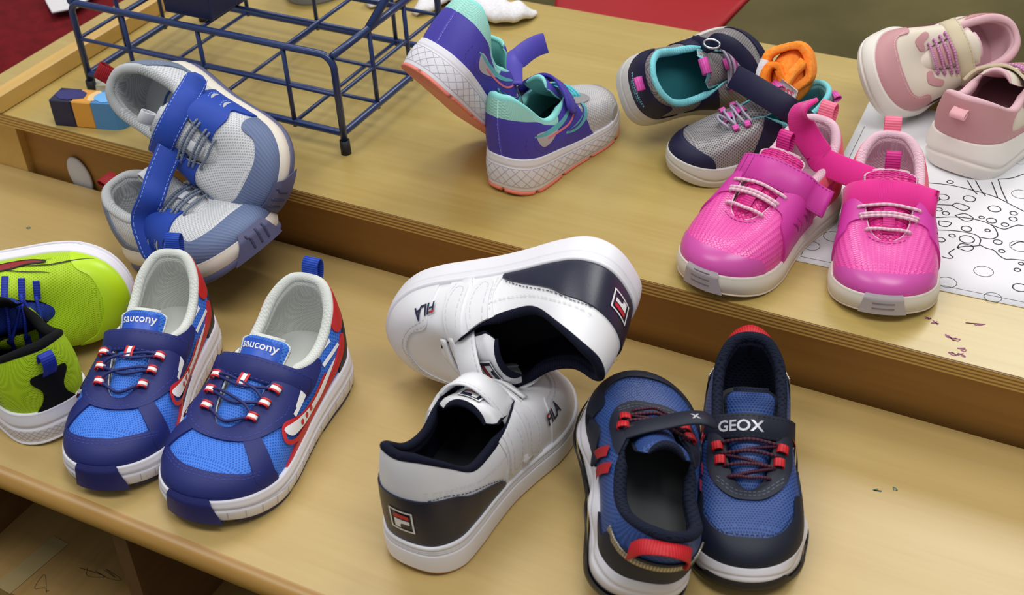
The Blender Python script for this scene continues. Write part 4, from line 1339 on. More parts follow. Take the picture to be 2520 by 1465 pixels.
def white_court(name, label, group, pose, left):
    s = Shoe(name, pose, left, sole_heel=.112, sole_toe=.092, spring=.03, mid=-.004, heel_h=.04, dip=-.02, toe_h=-.012, throat_y=.01, collar_r=.016, throat_w=1.3, open_y=.09, sole_out=.016)
    s.start(label, group)
    lea = mat('white_leather', '#E6E6EA', .42, .45, noise=700, bump=.06)
    thr = mat('white_thread', '#D2D3D8', .7)
    nav = mat('navy_leather', '#191D33', .38, .5, noise=700, bump=.08)
    lin = mat('navy_knit_lining', '#12162C', .9, .2, 'weave', '#0A0D1C', .002, .3)
    ins = mat('dark_insole', '#0D0F18', .9)
    rub = mat('white_rubber', '#E6E5EC', .45, .4)
    zb, zt = s.zbot, s.ztop
    h = lambda y, q: zb(y) + (zt(y) - zb(y)) * q
    def dsp(sf, y, q):
        r = 0 * y
        for c in (.72, .80, .88): r = r - .0045 * math.exp(-((q - c) / .022) ** 2) * np.clip((.93 - y) / .05, 0, 1)
        return r
    s.sole('midsole', rub, lambda y: h(y, .07), lambda y: h(y, 1.06), lambda q: .004 * math.sin(math.pi * q), 34, dsp)
    s.sole('outsole', mat('gum_rubber', '#C99A72', .6), lambda y: h(y, 0), lambda y: h(y, .07), lambda q: -.004, 3)
    s.upper(lea)
    # heel counter
    hc = [(-.1, .08), (.30, .08), (.385, .10), (.38, .135), (.28, .185), (.18, .23), (.08, .285), (-.1, .30)]
    hp = s.panel('heel_counter', s.side(hc, 0), .006, nav)
    for sd in (1, -1):
        s.stitch('stitching', [([(.37, .15), (.28, .197), (.18, .242), (.08, .295), (.02, .305)], s.m_side(sd))], mat('navy_thread_dark', '#23283F', .7), .004, parent=hp)
    # toe overlay and vamp stitching
    s.panel('toe_overlay', s.top([(-.3, .56), (-.15, .66), (-.115, .78), (-.06, .85), (0, .865), (.06, .85), (.115, .78), (.15, .66), (.3, .56), (.3, 1.1), (-.3, 1.1)], 'arc'), .004, lea)
    s.stitch('stitching', [([(-.165, .66), (-.13, .78), (-.07, .865), (0, .88), (.07, .865), (.13, .78), (.165, .66)], s.m_top),
                           ([(-.152, .66), (-.117, .78), (-.06, .853), (0, .867), (.06, .853), (.117, .78), (.152, .66)], s.m_top)], thr, .006)
    # quarter overlay around the collar
    for sd in (1, -1):
        mp = s.m_side(sd)
        s.panel('quarter_overlay', s.side([(.40, .02), (.58, .02), (.60, .16), (.55, .27), (.47, .40), (.40, .40), (.385, .30), (.40, .2)], sd), .005, lea)
        s.stitch('stitching', [([(.02, .335), (.12, .30), (.22, .25), (.32, .225), (.40, .24), (.43, .30)], mp), ([(.575, .10), (.585, .17), (.54, .26), (.50, .31)], mp),
                               ([(.41, .12), (.405, .2), (.40, .27)], mp)], thr, .0065)
        # strap anchors
        for yy in (.42, .52):
            s.panel('strap_anchor', s.side([(yy, .14), (yy + .05, .135), (yy + .065, .22), (yy + .05, .33), (yy - .01, .35), (yy - .012, .22)], sd), .011, lea)
            s.stitch('stitching', [([(yy + .004, .30), (yy + .004, .20), (yy + .012, .155), (yy + .042, .15), (yy + .054, .22), (yy + .045, .30)], mp)], thr, .0125)
    s.inside(lin, ins)
    to = s.tongue(lea, lin, top=(.335, .365), w_top=.118, w_bot=.06, lift=.0, thick=.028)
    s.stitch('stitching', [([(-.07, .385), (-.075, .45), (-.06, .55)], s.m_tongue), ([(.07, .385), (.075, .45), (.06, .55)], s.m_tongue)], thr, .003, parent=to)
    flag_logo(s, s.m_tongue, 0, .372, .085, .045, .004, to, flipx=-1)
    flag_logo(s, s.m_back, 0, .215, .085, .085, .0085, hp, bg=False)
    # lace-look bars on the vamp
    for yy in (.50, .57):
        xx = s.eye_x(yy) + .02
        a, na = s.m_top(-xx, yy); b, nb = s.m_top(xx, yy); c, nc = s.m_tongue(0, yy)
        V, F, U = ribbon_mesh([a + na * .008, c + nc * .012, b + nb * .008], (0, .8, -.5), .035, .008, n=14); s.put('vamp_bar', V, F, lea, U)
    for sd in (1, -1):
        word_fila(s, s.m_side(sd), .685, .205, .05, .009, sx=(1 if sd * s.m > 0 else -1))
    s.lea = lea; s.thr = thr
    return s

# ------------------------------------------------------------------ navy and blue shoe with red stripes
def navy_stripe(name, label, group, pose, left, strap=True, letters='GEOX', flop=False):
    s = Shoe(name, pose, left, sole_heel=.16, sole_toe=.10, spring=.05, heel_h=.01, dip=.0, throat_y=.01, toe_h=-.008, collar_r=.021, sole_out=.010, open_y=.06, throat_w=1.1)
    s.start(label, group)
    mesh = mat('steel_blue_mesh', '#2C4C8C', .45, .45, 'hex', '#172A58', .0017, .6, .8)
    nav = mat('ink_synthetic', '#141A2B', .55, .35, noise=900, bump=.1)
    thr = mat('ink_thread', '#0E1424', .7)
    red = mat('red_tape', '#C8202A', .5, .3, 'rib', '#A81820', .0016, .3)
    lin = mat('ink_mesh_lining', '#151C30', .85, .2, 'hex', '#080B16', .0022, .4)
    ins = mat('grey_insole', '#4A4C4E', .9)
    mid = mat('pale_grey_foam', '#D5D3DA', .5, .35)
    blk = mat('black_rubber', '#101116', .5)
    zb, zt = s.zbot, s.ztop
    h = lambda y, q: zb(y) + (zt(y) - zb(y)) * q
    wav = lambda y: .30 + .14 * np.sin(y * 20 + .6)
    bul = lambda sf, y, q: .012 * np.sin(y * 20 + .6) * math.sin(math.pi * q)
    s.sole('midsole', mid, lambda y: h(y, .18), lambda y: h(y, 1), lambda q: .008 * math.sin(math.pi * q), 20, lambda sf, y, q: bul(sf, y, q) - .006 * np.exp(-((q - .55 - .16 * np.sin(y * 20)) / .06) ** 2))
    GW = s.sole_grid(lambda y: h(y, 0), lambda y: h(y, .8), lambda q: .011 * math.sin(math.pi * min(1, q + .25)), 20, bul)
    N = s.normals(GW); qq = np.linspace(0, .8, 20)[None, :] * np.ones((s.NS, 1))
    lim = .22 + .10 * np.sin(GW[..., 1] * 20 + .2) + .55 * np.clip((GW[..., 1] - .93) / .05, 0, 1)
    r = clip_surface(GW, N, GW[..., [1, 2]], lim - qq, .004)
    s.put('outsole', *r[:2], blk)
    s.sole('outsole_base', blk, lambda y: h(y, 0), lambda y: h(y, .17), lambda q: .002, 3)
    s.upper(mesh)
    s.panel('toe_cap', s.top([(-.3, .58), (-.165, .68), (-.145, .80), (-.085, .885), (0, .905), (.085, .885), (.145, .80), (.165, .68), (.3, .58), (.3, 1.1), (-.3, 1.1)], 'arc'), .006, nav)
    s.stitch('stitching', [([(-.155, .76), (-.095, .87), (0, .893), (.095, .87), (.155, .76)], s.m_top)], thr, .003)
    eye = [(-.12, .36), (-.14, .46), (-.14, .58), (-.115, .68), (-.06, .735), (0, .745), (.06, .735), (.115, .68), (.14, .58), (.14, .46), (.12, .36), (0, .2)]
    ey = s.panel('eyestay', np.minimum(s.top(eye), s.P[..., 1] - .38), .007, nav)
    s.stitch('stitching', [([(-.115, .66), (-.058, .715), (0, .725), (.058, .715), (.115, .66)], s.m_top), ([(-.115, .64), (-.058, .70), (0, .71), (.058, .70), (.115, .64)], s.m_top)], mat('grey_thread', '#4A5266', .6), .0085, parent=ey)
    hc = s.panel('heel_counter', s.side([(-.1, .08), (.30, .08), (.26, .15), (.14, .20), (.10, .27), (-.1, .30)], 0), .007, nav)
    for sd in (1, -1):
        s.panel('side_panel', s.side([(.52, .05), (.78, .05), (.74, .13), (.66, .19), (.575, .22), (.52, .14)], sd), .006, nav)
        mp = s.m_side(sd)
        for k in (.40, .475):
            s.line('red_stripe', [(k + .05, .13), (k + .03, .18), (k + .005, .23), (k - .02, .275)], mp, .040, red, .010, 24)
    # silver piping and red pull loop
    sil = mat('silver_piping', '#B9B2A2', .3, .5, 'rib', '#8E8878', .0018, .5, metal=.7)
    pth = []
    for a in np.linspace(-1, 1, 21):
        p, n = s.hit((a * .3, -.8 + .55 * abs(a), .275 - .0 * abs(a)), (-a * .3, .8 - .1 * abs(a), 0)); pth.append(p + n * .007)
    V, F, U = ribbon_mesh(np.array(pth), np.tile([0, .1, 1.0], (21, 1)), .026, .006, resample=False); s.put('silver_piping', V, F, sil, U)
    s.inside(lin, ins)
    to = s.tongue(mesh, lin, top=(.345, .44), w_top=.088, thick=.035)
    lacem = mat('dark_cord', '#1A1628', .6, .3, 'rib', '#7A2032', .0022, .1, .5)
    bars_lace(s, lacem, [(.49, .075), (.545, .072), (.60, .066), (.65, .056)], .0065, .014, cross=True)
    loops(s, red, [(.505, .066), (.575, .062)], w=.034)
    if strap:
        P, D, st = closed_strap(s, nav, thr, y=.43, a0=-1.15, a1=1.1, w=.092)
        if letters:
            sil2 = mat('silver_print', '#C9CCD4', .35, .5, metal=.4)
            Ps = spline(P, 61); Ds = nrm(spline(np.array(D), 61)); T = nrm(np.gradient(Ps, axis=0)); Nn = np.cross(T, Ds)
            if Nn[30][2] < 0: Nn = -Nn
            cum = np.concatenate([[0], np.cumsum(np.linalg.norm(np.diff(Ps, axis=0), axis=1))])
            c0 = cum[-1] * .60
            def ms(x, y):
                u = c0 + x; p = np.array([np.interp(u, cum, Ps[:, c]) for c in range(3)]); i = int(np.clip(np.searchsorted(cum, u), 0, 60))
                return p + Ds[i] * y, Nn[i]
            sg = -s.m
            s.decal('lettering', xf2d(text2d(letters, .058, .02), -s.m, -1), ms, sil2, .0085, parent=st)
    # red pull loop arching over the heel
    V, F, U = ribbon_mesh([(-.090, .03, .28), (-.088, .005, .33), (-.068, -.012, .385), (0, -.026, .412), (.068, -.012, .385), (.088, .005, .33), (.090, .03, .28)], [(0, .3, .8), (0, .6, .6), (0, .9, .3), (0, 1, 0), (0, .9, .3), (0, .6, .6), (0, .3, .8)], .055, .006, n=36)
    s.put('pull_tab', V, F, red, U)
    return s

# ------------------------------------------------------------------ light grey runner, blue straps
def grey_runner(name, label, group, pose, left, strap=True, flare1=0.0):
    s = Shoe(name, pose, left, sole_heel=.15, sole_toe=.105, spring=.06, heel_h=.0, dip=.0, collar_r=.022, toe_h=.01)
    s.start(label, group)
    mesh = mat('grey_dot_mesh', '#D3D5D8', .55, .35, 'hex', '#A3A7AD', .0017, .6, .7)
    slate = mat('slate_synthetic', '#67769A', .55, .35, 'ribv', '#5E6D90', .0024, .25)
    blue = mat('royal_synthetic', '#2446A8', .6, .3, noise=900, bump=.1)
    thr = mat('sky_thread', '#8FA6E0', .7)
    lin = mat('pale_grey_lining', '#C9CBCC', .85, .2, 'weave', '#A5A8AB', .002, .3)
    ins = mat('insole_white', '#C4C8CC', .9)
    out = mat('slate_rubber', '#56587A', .55)
    simple_sole(s, M_cream_foam, out, .30, None, groove=False)
    # ridged bumper
    zb, zt = s.zbot, s.ztop
    h = lambda y, q: zb(y) + (zt(y) - zb(y)) * q
    GW = s.sole_grid(lambda y: h(y, .0), lambda y: h(y, 1.22), lambda q: .010 - .016 * max(0, q - .7) / .3, 18)
    g = sdf_poly(GW[..., 0], GW[..., 2] - zb(GW[..., 1]), np.array([(-.13, -.03), (.13, -.03), (.08, .06), (.055, .125), (-.055, .125), (-.08, .06)]))
    r = clip_surface(GW, s.normals(GW), GW[..., [0, 2]], np.minimum(g, GW[..., 1] - .8), .006)
    tb = s.put('toe_bumper', *r[:2], out)
    for x in (-.035, 0, .035):
        V = []
        for j in range(4, 16):
            k = np.argmin(np.where(GW[:, j, 1] > .8, abs(GW[:, j, 0] - x), 9)); V.append(GW[k, j] + s.out2[k] * .008)
        Vt, Ft = tube_mesh(np.array(V), .005, 6); s.put('bumper_ridge', Vt, Ft, mat('slate_dark', '#3A3B5C', .6), parent=tb)
    s.upper(mesh)
    s.panel('toe_cap', s.top([(-.3, .60), (-.17, .70), (-.15, .80), (-.09, .865), (0, .88), (.09, .865), (.15, .80), (.17, .70), (.3, .60), (.3, 1.1), (-.3, 1.1)], 'arc'), .006, slate)
    s.panel('heel_counter', s.side([(-.1, .05), (.34, .05), (.30, .13), (.20, .18), (.14, .30), (.10, .36), (-.1, .40)], 0), .005, mat('slate_mesh', '#7C889E', .6, .3, 'weave', '#6A768E', .002, .4))
    for sd in (1, -1):
        mp = s.m_side(sd)
        s.panel('side_web', s.side([(.36, .02), (.66, .02), (.66, .14), (.60, .20), (.64, .26), (.60, .33), (.48, .34), (.42, .42), (.36, .40), (.345, .30), (.40, .22), (.38, .12)], sd), .008, blue)
        for k in (.44, .53):
            s.line('side_slot', [(k, .15), (k + .01, .19), (k + .035, .225)], mp, .016, mesh, .0098, 12, taper=True)
            s.stitch('stitching', [([(k - .02, .14), (k - .012, .19), (k + .02, .235)], mp)], thr, .0095)
    s.inside(lin, ins)
    # printed ring on the insole
    pr = mat('insole_print', '#3B5C9C', .8)
    zi = float(s.ins_z(.2)) + .002
    V = []; F = []
    for i, a in enumerate(np.linspace(0, 2 * math.pi, 33)[:-1]):
        for rr in (.05, .066): V.append((rr * math.cos(a), .20 + rr * math.sin(a), zi + .004))
    for i in range(32): F.append((2 * i, 2 * ((i + 1) % 32), 2 * ((i + 1) % 32) + 1, 2 * i + 1))
    s.put('insole_print', V, F, pr)
    to = s.tongue(mesh, lin, top=(.35, .41), w_top=.085)
    tape = mat('grey_tape', '#C9CCD2', .5)
    lacem = mat('slate_cord', '#5F6A80', .6, .3, 'rib', '#8E97A8', .002, .1, .6)
    bars_lace(s, lacem, [(.50, .085), (.525, .084), (.575, .08), (.60, .078), (.645, .066)], .0068, .012)
    tongue_tape(s, .49, .62, .042, tape)
    s.tab('tongue_tab', (0, .365, .405), (0, -.4, .8), (1, 0, 0), .07, .05, tape)
    if strap: closed_strap(s, blue, thr, y=.405, a0=-1.45, a1=1.45, w=.115, th=.016, lift=.02, flare1=flare1)
    s.blue, s.sky = blue, thr
    s.tab('pull_tab', (0, .004, .385), (0, -.9, .5), (1, 0, 0), .085, .065, mat('dark_red_webbing', '#A31420', .6, .3, 'rib', '#7C0E18', .0016, .3))
    return s

# ------------------------------------------------------------------ purple and mint runner
def purple_runner(name, label, group, pose, left):
    s = Shoe(name, pose, left, sole_heel=.19, sole_toe=.10, spring=.05, heel_h=.05, dip=-.005, toe_h=-.03, collar_r=.021, sole_out=.016)
    s.start(label, group)
    pur = mat('violet_synthetic', '#4A41A8', .5, .35, noise=900, bump=.12)
    thr = mat('violet_thread', '#37308A', .7)
    mint = mat('mint_mesh', '#A8E0D4', .7, .3, 'weave', '#8ACBBD', .0022, .3, .6)
    lin = mat('mint_lining', '#8FDCD6', .8, .25)
    silv = mat('silver_glitter', '#C2C2C6', .35, .5, 'hex', '#EEEEF2', .0018, .5, .8, metal=.25)
    grey = mat('silver_synthetic', '#A9A8AC', .4, .5, metal=.3)
    coral = mat('coral_rubber', '#E8806E', .5)
    teal = mat('teal_print', '#5FB2B8', .5)
    pink = mat('coral_print', '#E27C8A', .5)
    ins = mat('teal_insole', '#2E6E74', .9)
    zb, zt = s.zbot, s.ztop
    h = lambda y, q: zb(y) + (zt(y) - zb(y)) * q
    dsp = lambda sf, y, q: -.004 * math.exp(-((q - .76) / .03) ** 2) + 0 * y
    simple_sole(s, M_white_foam, coral, .10, None, groove=False, disp=dsp, gaps=11, rows=30)
    # lozenges round the heel, groove shade painted as grey strips
    cell = .026; segs = []
    for k in range(-13, 14):
        c = k * cell
        segs += [((c - cell * .9, .14), (c + cell * .9, .70)), ((c + cell * .9, .14), (c - cell * .9, .70))]
    segs += [((-.36, .14), (.36, .14)), ((-.36, .71), (.36, .71))]
    gl = mat('foam_crease_shade', '#B9B6C4', .7)
    s.sole_lines('sole_lozenge', s.msG, segs[:-2], .0013, gl); s.sole_lines('sole_band', s.msG, segs[-2:], .0013, gl, k=80)
    s.upper(silv)
    for sd in (1, -1):
        mp = s.m_side(sd)
        q = s.panel('quarter', s.side([(-.1, .05), (.56, .05), (.56, .16), (.52, .25), (.48, .40), (.36, .40), (.33, .262), (.22, .285), (.10, .345), (-.1, .365)], sd), .005, pur)
        s.panel('collar_panel', s.side([(-.1, .352), (.10, .332), (.22, .272), (.33, .245), (.37, .38), (.30, .5), (-.1, .6)], sd), .004, mint)
        s.line('mint_sweep', [(.10, .275), (.22, .255), (.34, .25), (.46, .285)], mp, .022, teal, .007, 30, taper=True)
        s.line('coral_sweep', [(.20, .235), (.32, .225), (.42, .235), (.49, .285)], mp, .010, pink, .0075, 30)
        s.line('wave_logo', [(.36, .20), (.45, .195), (.53, .215), (.565, .25), (.545, .285)], mp, .034, teal, .0075, 30, taper=True)
        s.line('wave_logo', [(.38, .203), (.46, .20), (.52, .22), (.552, .25)], mp, .008, pur, .009, 24)
        s.decal('side_window', poly2d([(.12, .282), (.13, .235), (.17, .207), (.24, .214), (.31, .242), (.22, .262)], True), mp, mat('window_mesh', '#B9B4B8', .5, .4), .0068)
        s.stitch('stitching', [([(.06, .28), (.055, .23), (.07, .20)], mp), ([(.095, .275), (.105, .22), (.16, .192), (.25, .198), (.34, .235)], mp)], thr, .006)
    s.stitch('stitching', [([(0, .35), (0, .28), (0, .2)], s.m_back)], mat('pale_thread', '#9A92D8', .7), .0065)
    s.panel('toe_cap', s.top([(-.3, .66), (-.19, .78), (-.15, .88), (-.07, .955), (0, .965), (.07, .955), (.15, .88), (.19, .78), (.3, .66), (.3, 1.1), (-.3, 1.1)], 'arc'), .006, grey)
    eye = [(-.11, .36), (-.13, .46), (-.13, .58), (-.11, .68), (-.06, .73), (0, .74), (.06, .73), (.11, .68), (.13, .58), (.13, .46), (.11, .36), (0, .2)]
    s.panel('eyestay', np.minimum(s.top(eye), s.P[..., 1] - .50), .007, grey)
    s.inside(lin, ins)
    to = s.tongue(pur, lin, top=(.345, .42), w_top=.085, thick=.03)
    bars_lace(s, mat('turquoise_cord', '#52C4D0', .6), [(.51, .078), (.57, .072), (.63, .062)], .007, .013, cross=True)
    return s

# ------------------------------------------------------------------ grey glitter mesh with navy and aqua
def glitter_runner(name, label, group, pose, left, logo=True):
    s = Shoe(name, pose, left, sole_heel=.14, sole_toe=.10, spring=.05, heel_h=-.01, dip=-.02, collar_r=.017, sole_out=.014)
    s.start(label, group)
    mesh = mat('silver_dot_mesh', '#949092', .4, .5, 'hex', '#5E5A5E', .0016, .8, .9, metal=.2)
    nav = mat('midnight_synthetic', '#191838', .55, .3, noise=900, bump=.1)
    thr = mat('midnight_thread', '#0E0D24', .7)
    lin = mat('aqua_lining', '#8AD9E2', .8, .25, 'weave', '#6FC4CE', .002, .3)
    ins = mat('dark_teal_insole', '#1F6B72', .9)
    pnk = mat('pink_webbing', '#E35CB8', .55, .3, 'rib', '#C94A9F', .0018, .3)
    sole_m = mat('grey_white_rubber', '#C9C6C2', .5, .4)
    zb, zt = s.zbot, s.ztop
    h = lambda y, q: zb(y) + (zt(y) - zb(y)) * q
    s.sole('midsole', sole_m, lambda y: h(y, .0), lambda y: h(y, 1.12), lambda q: .008 * math.sin(math.pi * q) - .002, 30,
           lambda sf, y, q: -.005 * np.exp(-((q - .5 - .12 * np.sin(y * 14)) / .05) ** 2))
    s.upper(mesh)
    s.panel('toe_cap', s.top([(-.3, .70), (-.19, .775), (-.13, .845), (-.06, .885), (0, .895), (.06, .885), (.13, .845), (.19, .775), (.3, .70), (.3, 1.1), (-.3, 1.1)], 'arc'), .006, nav)
    s.stitch('stitching', [([(-.165, .81), (-.07, .895), (0, .908), (.07, .895), (.165, .81)], s.m_top)], mat('slate_thread', '#3A3A66', .7), .0065)
    hp = s.panel('heel_counter', s.side([(-.1, .05), (.30, .05), (.26, .145), (.14, .165), (.115, .24), (.135, .31), (.06, .335), (-.1, .345)], 0), .006, nav)
    aq = mat('aqua_print', '#7CCDE0', .5)
    if logo:
        V, F = text2d('munchkin', .040, .012)
        s.decal('lettering', xf2d((V, F), 1, 1, math.radians(0), .01, .225), s.m_back, aq, .0075, hp)
        V, F = text2d('by stride rite', .018, .004)
        s.decal('lettering', xf2d((V, F), 1, 1, 0, .01, .196), s.m_back, aq, .0075, hp)
    for sd in (1, -1):
        s.panel('side_band', s.side([(.30, .02), (.56, .02), (.54, .16), (.47, .30), (.40, .42), (.345, .40), (.36, .26), (.33, .14)], sd), .005, nav)
    s.inside(lin, ins)
    to = s.tongue(mesh, lin, top=(.35, .395), w_top=.09, thick=.026)
    gl = mat('lilac_cord', '#A79FB4', .5)
    bars_lace(s, gl, [(.50, .085), (.545, .084), (.60, .078), (.65, .064)], .0075, .02, ripple=.015, cross=True)
    for (y, w) in ((.52, .03), (.60, .03)): tongue_tape(s, y - .03, y + .04, .05, pnk, h=.02)
    loops(s, pnk, [(.53, .075), (.61, .07)], w=.034)
    s.tab('tongue_tab', (0, .385, .385), (0, -.55, .6), (1, 0, 0), .10, .07, pnk)
    s.tab('pull_tab', (0, -.004, .315), (0, -1, .25), (1, 0, 0), .06, .06, pnk)
    return s

# ------------------------------------------------------------------ hot pink runner
def pink_runner(name, label, group, pose, left):
    s = Shoe(name, pose, left, sole_heel=.15, sole_toe=.095, spring=.05, heel_h=.01, dip=.0, collar_r=.02, toe_h=-.005, throat_y=.015, throat_w=1.2)
    s.start(label, group)
    mesh = mat('hot_pink_mesh', '#EE55AE', .28, .6, 'diamond', '#D63A98', .0018, .55, .45)
    tng = mat('hot_pink_knit', '#EE2F96', .35, .5, 'diamond', '#C41C78', .0024, .9, .6)
    mag = mat('magenta_synthetic', '#C9389C', .45, .4, noise=900, bump=.08)
    cap = mat('orchid_film', '#CC4FA6', .3, .5)
    thr = mat('magenta_thread', '#8E1C6C', .7)
    lin = mat('blush_lining', '#EBC9D6', .85, .2, 'weave', '#DDB2C2', .002, .3)
    ins = mat('blush_insole', '#D9AEBE', .9)
    cor = mat('coral_synthetic', '#F0647A', .5)
    lacem = mat('blush_cord', '#EBC3D2', .6, .3, 'rib', '#C48AA2', .0030, .1, .5)
    zb, zt = s.zbot, s.ztop
    simple_sole(s, M_cream_foam, mat('sand_rubber', '#CBB9A6', .6), .10, mat('grey_bumper', '#B7AEB4', .5), groove=False, disp=lambda sf, y, q: -.004 * np.exp(-((q - .45) / .04) ** 2) * np.clip((.6 - y) / .1, 0, 1))
    s.upper(mesh)
    s.panel('toe_cap', s.top([(-.3, .72), (-.18, .80), (-.12, .865), (-.05, .90), (0, .905), (.05, .90), (.12, .865), (.18, .80), (.3, .72), (.3, 1.1), (-.3, 1.1)], 'arc'), .003, cap)
    s.panel('heel_counter', s.side([(-.1, .05), (.30, .05), (.25, .16), (.17, .26), (.12, .36), (-.1, .40)], 0), .005, cor)
    s.panel('collar_band', s.side([(-.1, .30), (.10, .28), (.20, .25), (.34, .24), (.36, .34), (.2, .5), (-.1, .6)], 0), .004, cor)
    for sd in (1, -1):
        mp = s.m_side(sd)
        s.panel('side_web', s.side([(.35, .02), (.66, .02), (.68, .14), (.665, .235), (.62, .265), (.58, .32), (.46, .345), (.40, .40), (.35, .40), (.345, .28), (.37, .16)], sd), .008, mag)
        for k in (.45, .54):
            s.line('side_slot', [(k, .17), (k + .02, .205), (k + .05, .23)], mp, .012, thr, .0095, 12, taper=True)
            s.stitch('stitching', [([(k - .03, .15), (k - .02, .2), (k + .02, .245)], mp)], thr, .0095)
    s.stitch('stitching', [([(-.07, .685), (-.04, .705), (0, .712), (.04, .705), (.07, .685)], s.m_top)], thr, .003)
    s.inside(lin, ins)
    to = s.tongue(tng, lin, top=(.345, .42), w_top=.098, w_bot=.06)
    wb = mat('hot_pink_webbing', '#E0228E', .5, .4, 'rib', '#B81473', .0018, .5)
    tongue_tape(s, .50, .66, .044, wb, h=.014)
    bars_lace(s, lacem, [(.505, .088), (.555, .086), (.572, .085), (.645, .068)], .0078, .014)
    s.tab('tongue_tab', (0, .365, .40), (0, -.25, 1), (1, 0, 0), .10, .055, wb)
    s.tab('pull_tab', (0, .0, .385), (0, -.35, 1), (1, 0, 0), .10, .065, mat('salmon_webbing', '#FF86A0', .55, .3, 'rib', '#EE6E8C', .0018, .4))
    s.web = wb; s.mag = mag; s.thr = thr
    return s

# ------------------------------------------------------------------ cream and dusty pink runner
def blush_runner(name, label, group, pose, left):
    s = Shoe(name, pose, left, sole_heel=.175, sole_toe=.12, spring=.05, heel_h=-.01, dip=-.01, collar_r=.02, sole_out=.022)
    s.start(label, group)
    cream = mat('cream_synthetic', '#D8CDBC', .5, .35, noise=900, bump=.06)
    dust = mat('dusty_pink_synthetic', '#C08D90', .55, .35, noise=900, bump=.08)
    thr = mat('dusty_thread', '#E2B9BC', .7)
    pk = mat('orchid_synthetic', '#C4629C', .5)
    lin = mat('rose_lining', '#D9B0B8', .85, .2)
    ins = mat('rose_insole', '#B98C96', .9)
    be = mat('beige_strap', '#C9BB9E', .6)
    ch = mat('chalk_foam', '#E3DED6', .5, .35)
    zb, zt = s.zbot, s.ztop
    h = lambda y, q: zb(y) + (zt(y) - zb(y)) * q
    s.sole('midsole', ch, lambda y: h(y, .0), lambda y: h(y, 1.1), lambda q: .014 * math.sin(math.pi * q) - .004, 34,
           lambda sf, y, q: -.012 * np.exp(-((q - .55 + .25 * np.sin(y * 9)) / .06) ** 2) + .006 * np.sin(y * 22) * math.sin(math.pi * q))
    s.upper(cream)
    s.panel('toe_cap', s.top([(-.3, .60), (-.16, .70), (-.145, .79), (-.10, .84), (0, .86), (.10, .84), (.145, .79), (.16, .70), (.3, .60), (.3, 1.1), (-.3, 1.1)], 'arc'), .006, dust)
    s.stitch('stitching', [([(-.158, .72), (-.145, .80), (-.1, .853), (0, .874), (.1, .853), (.145, .80), (.158, .72)], s.m_top)], thr, .0068)
    hp = s.panel('heel_counter', s.side([(-.1, .05), (.36, .05), (.36, .17), (.24, .195), (.185, .225), (.205, .262), (.27, .275), (.20, .305), (.12, .34), (.07, .41), (-.1, .46)], 0), .006, dust)
    for sd in (1, -1):
        mp = s.m_side(sd)
        s.line('pink_stripe', [(.66, .14), (.52, .165), (.42, .215), (.36, .29)], mp, .045, pk, .009, 30)
        s.line('pink_stripe', [(.50, .14), (.44, .18), (.39, .23)], mp, .02, pk, .009, 20)
        s.stitch('stitching', [([(.34, .185), (.24, .207), (.198, .227), (.215, .252), (.26, .262)], mp)], thr, .0068)
        s.panel('eyestay', s.top([(sd * .055, .70), (sd * .105, .71), (sd * .13, .62), (sd * .11, .60), (sd * .085, .66), (sd * .055, .66)], True), .006, dust)
    s.inside(lin, ins)
    to = s.tongue(cream, lin, top=(.34, .40), w_top=.088, thick=.03)
    lc = mat('mauve_cord', '#B06C9C', .6, .3, 'rib', '#D6A4C6', .002, .1, .6)
    bars_lace(s, lc, [(.49, .08), (.535, .08), (.585, .075), (.63, .068)], .0075, .018, ripple=.01)
    for y in (.51, .56, .61): tongue_tape(s, y - .02, y + .015, .10, dust, 'tongue_bar', .006)
    st = closed_strap(s, be, mat('beige_thread', '#A89878', .7), y=.43, a0=-1.2, a1=1.25, w=.095, th=.014)
    s.tab('pull_tab', (0, -.004, .35), (0, -.8, -.5), (1, 0, 0), .05, .065, mat('rose_webbing', '#E8AEB4', .6))
    return s

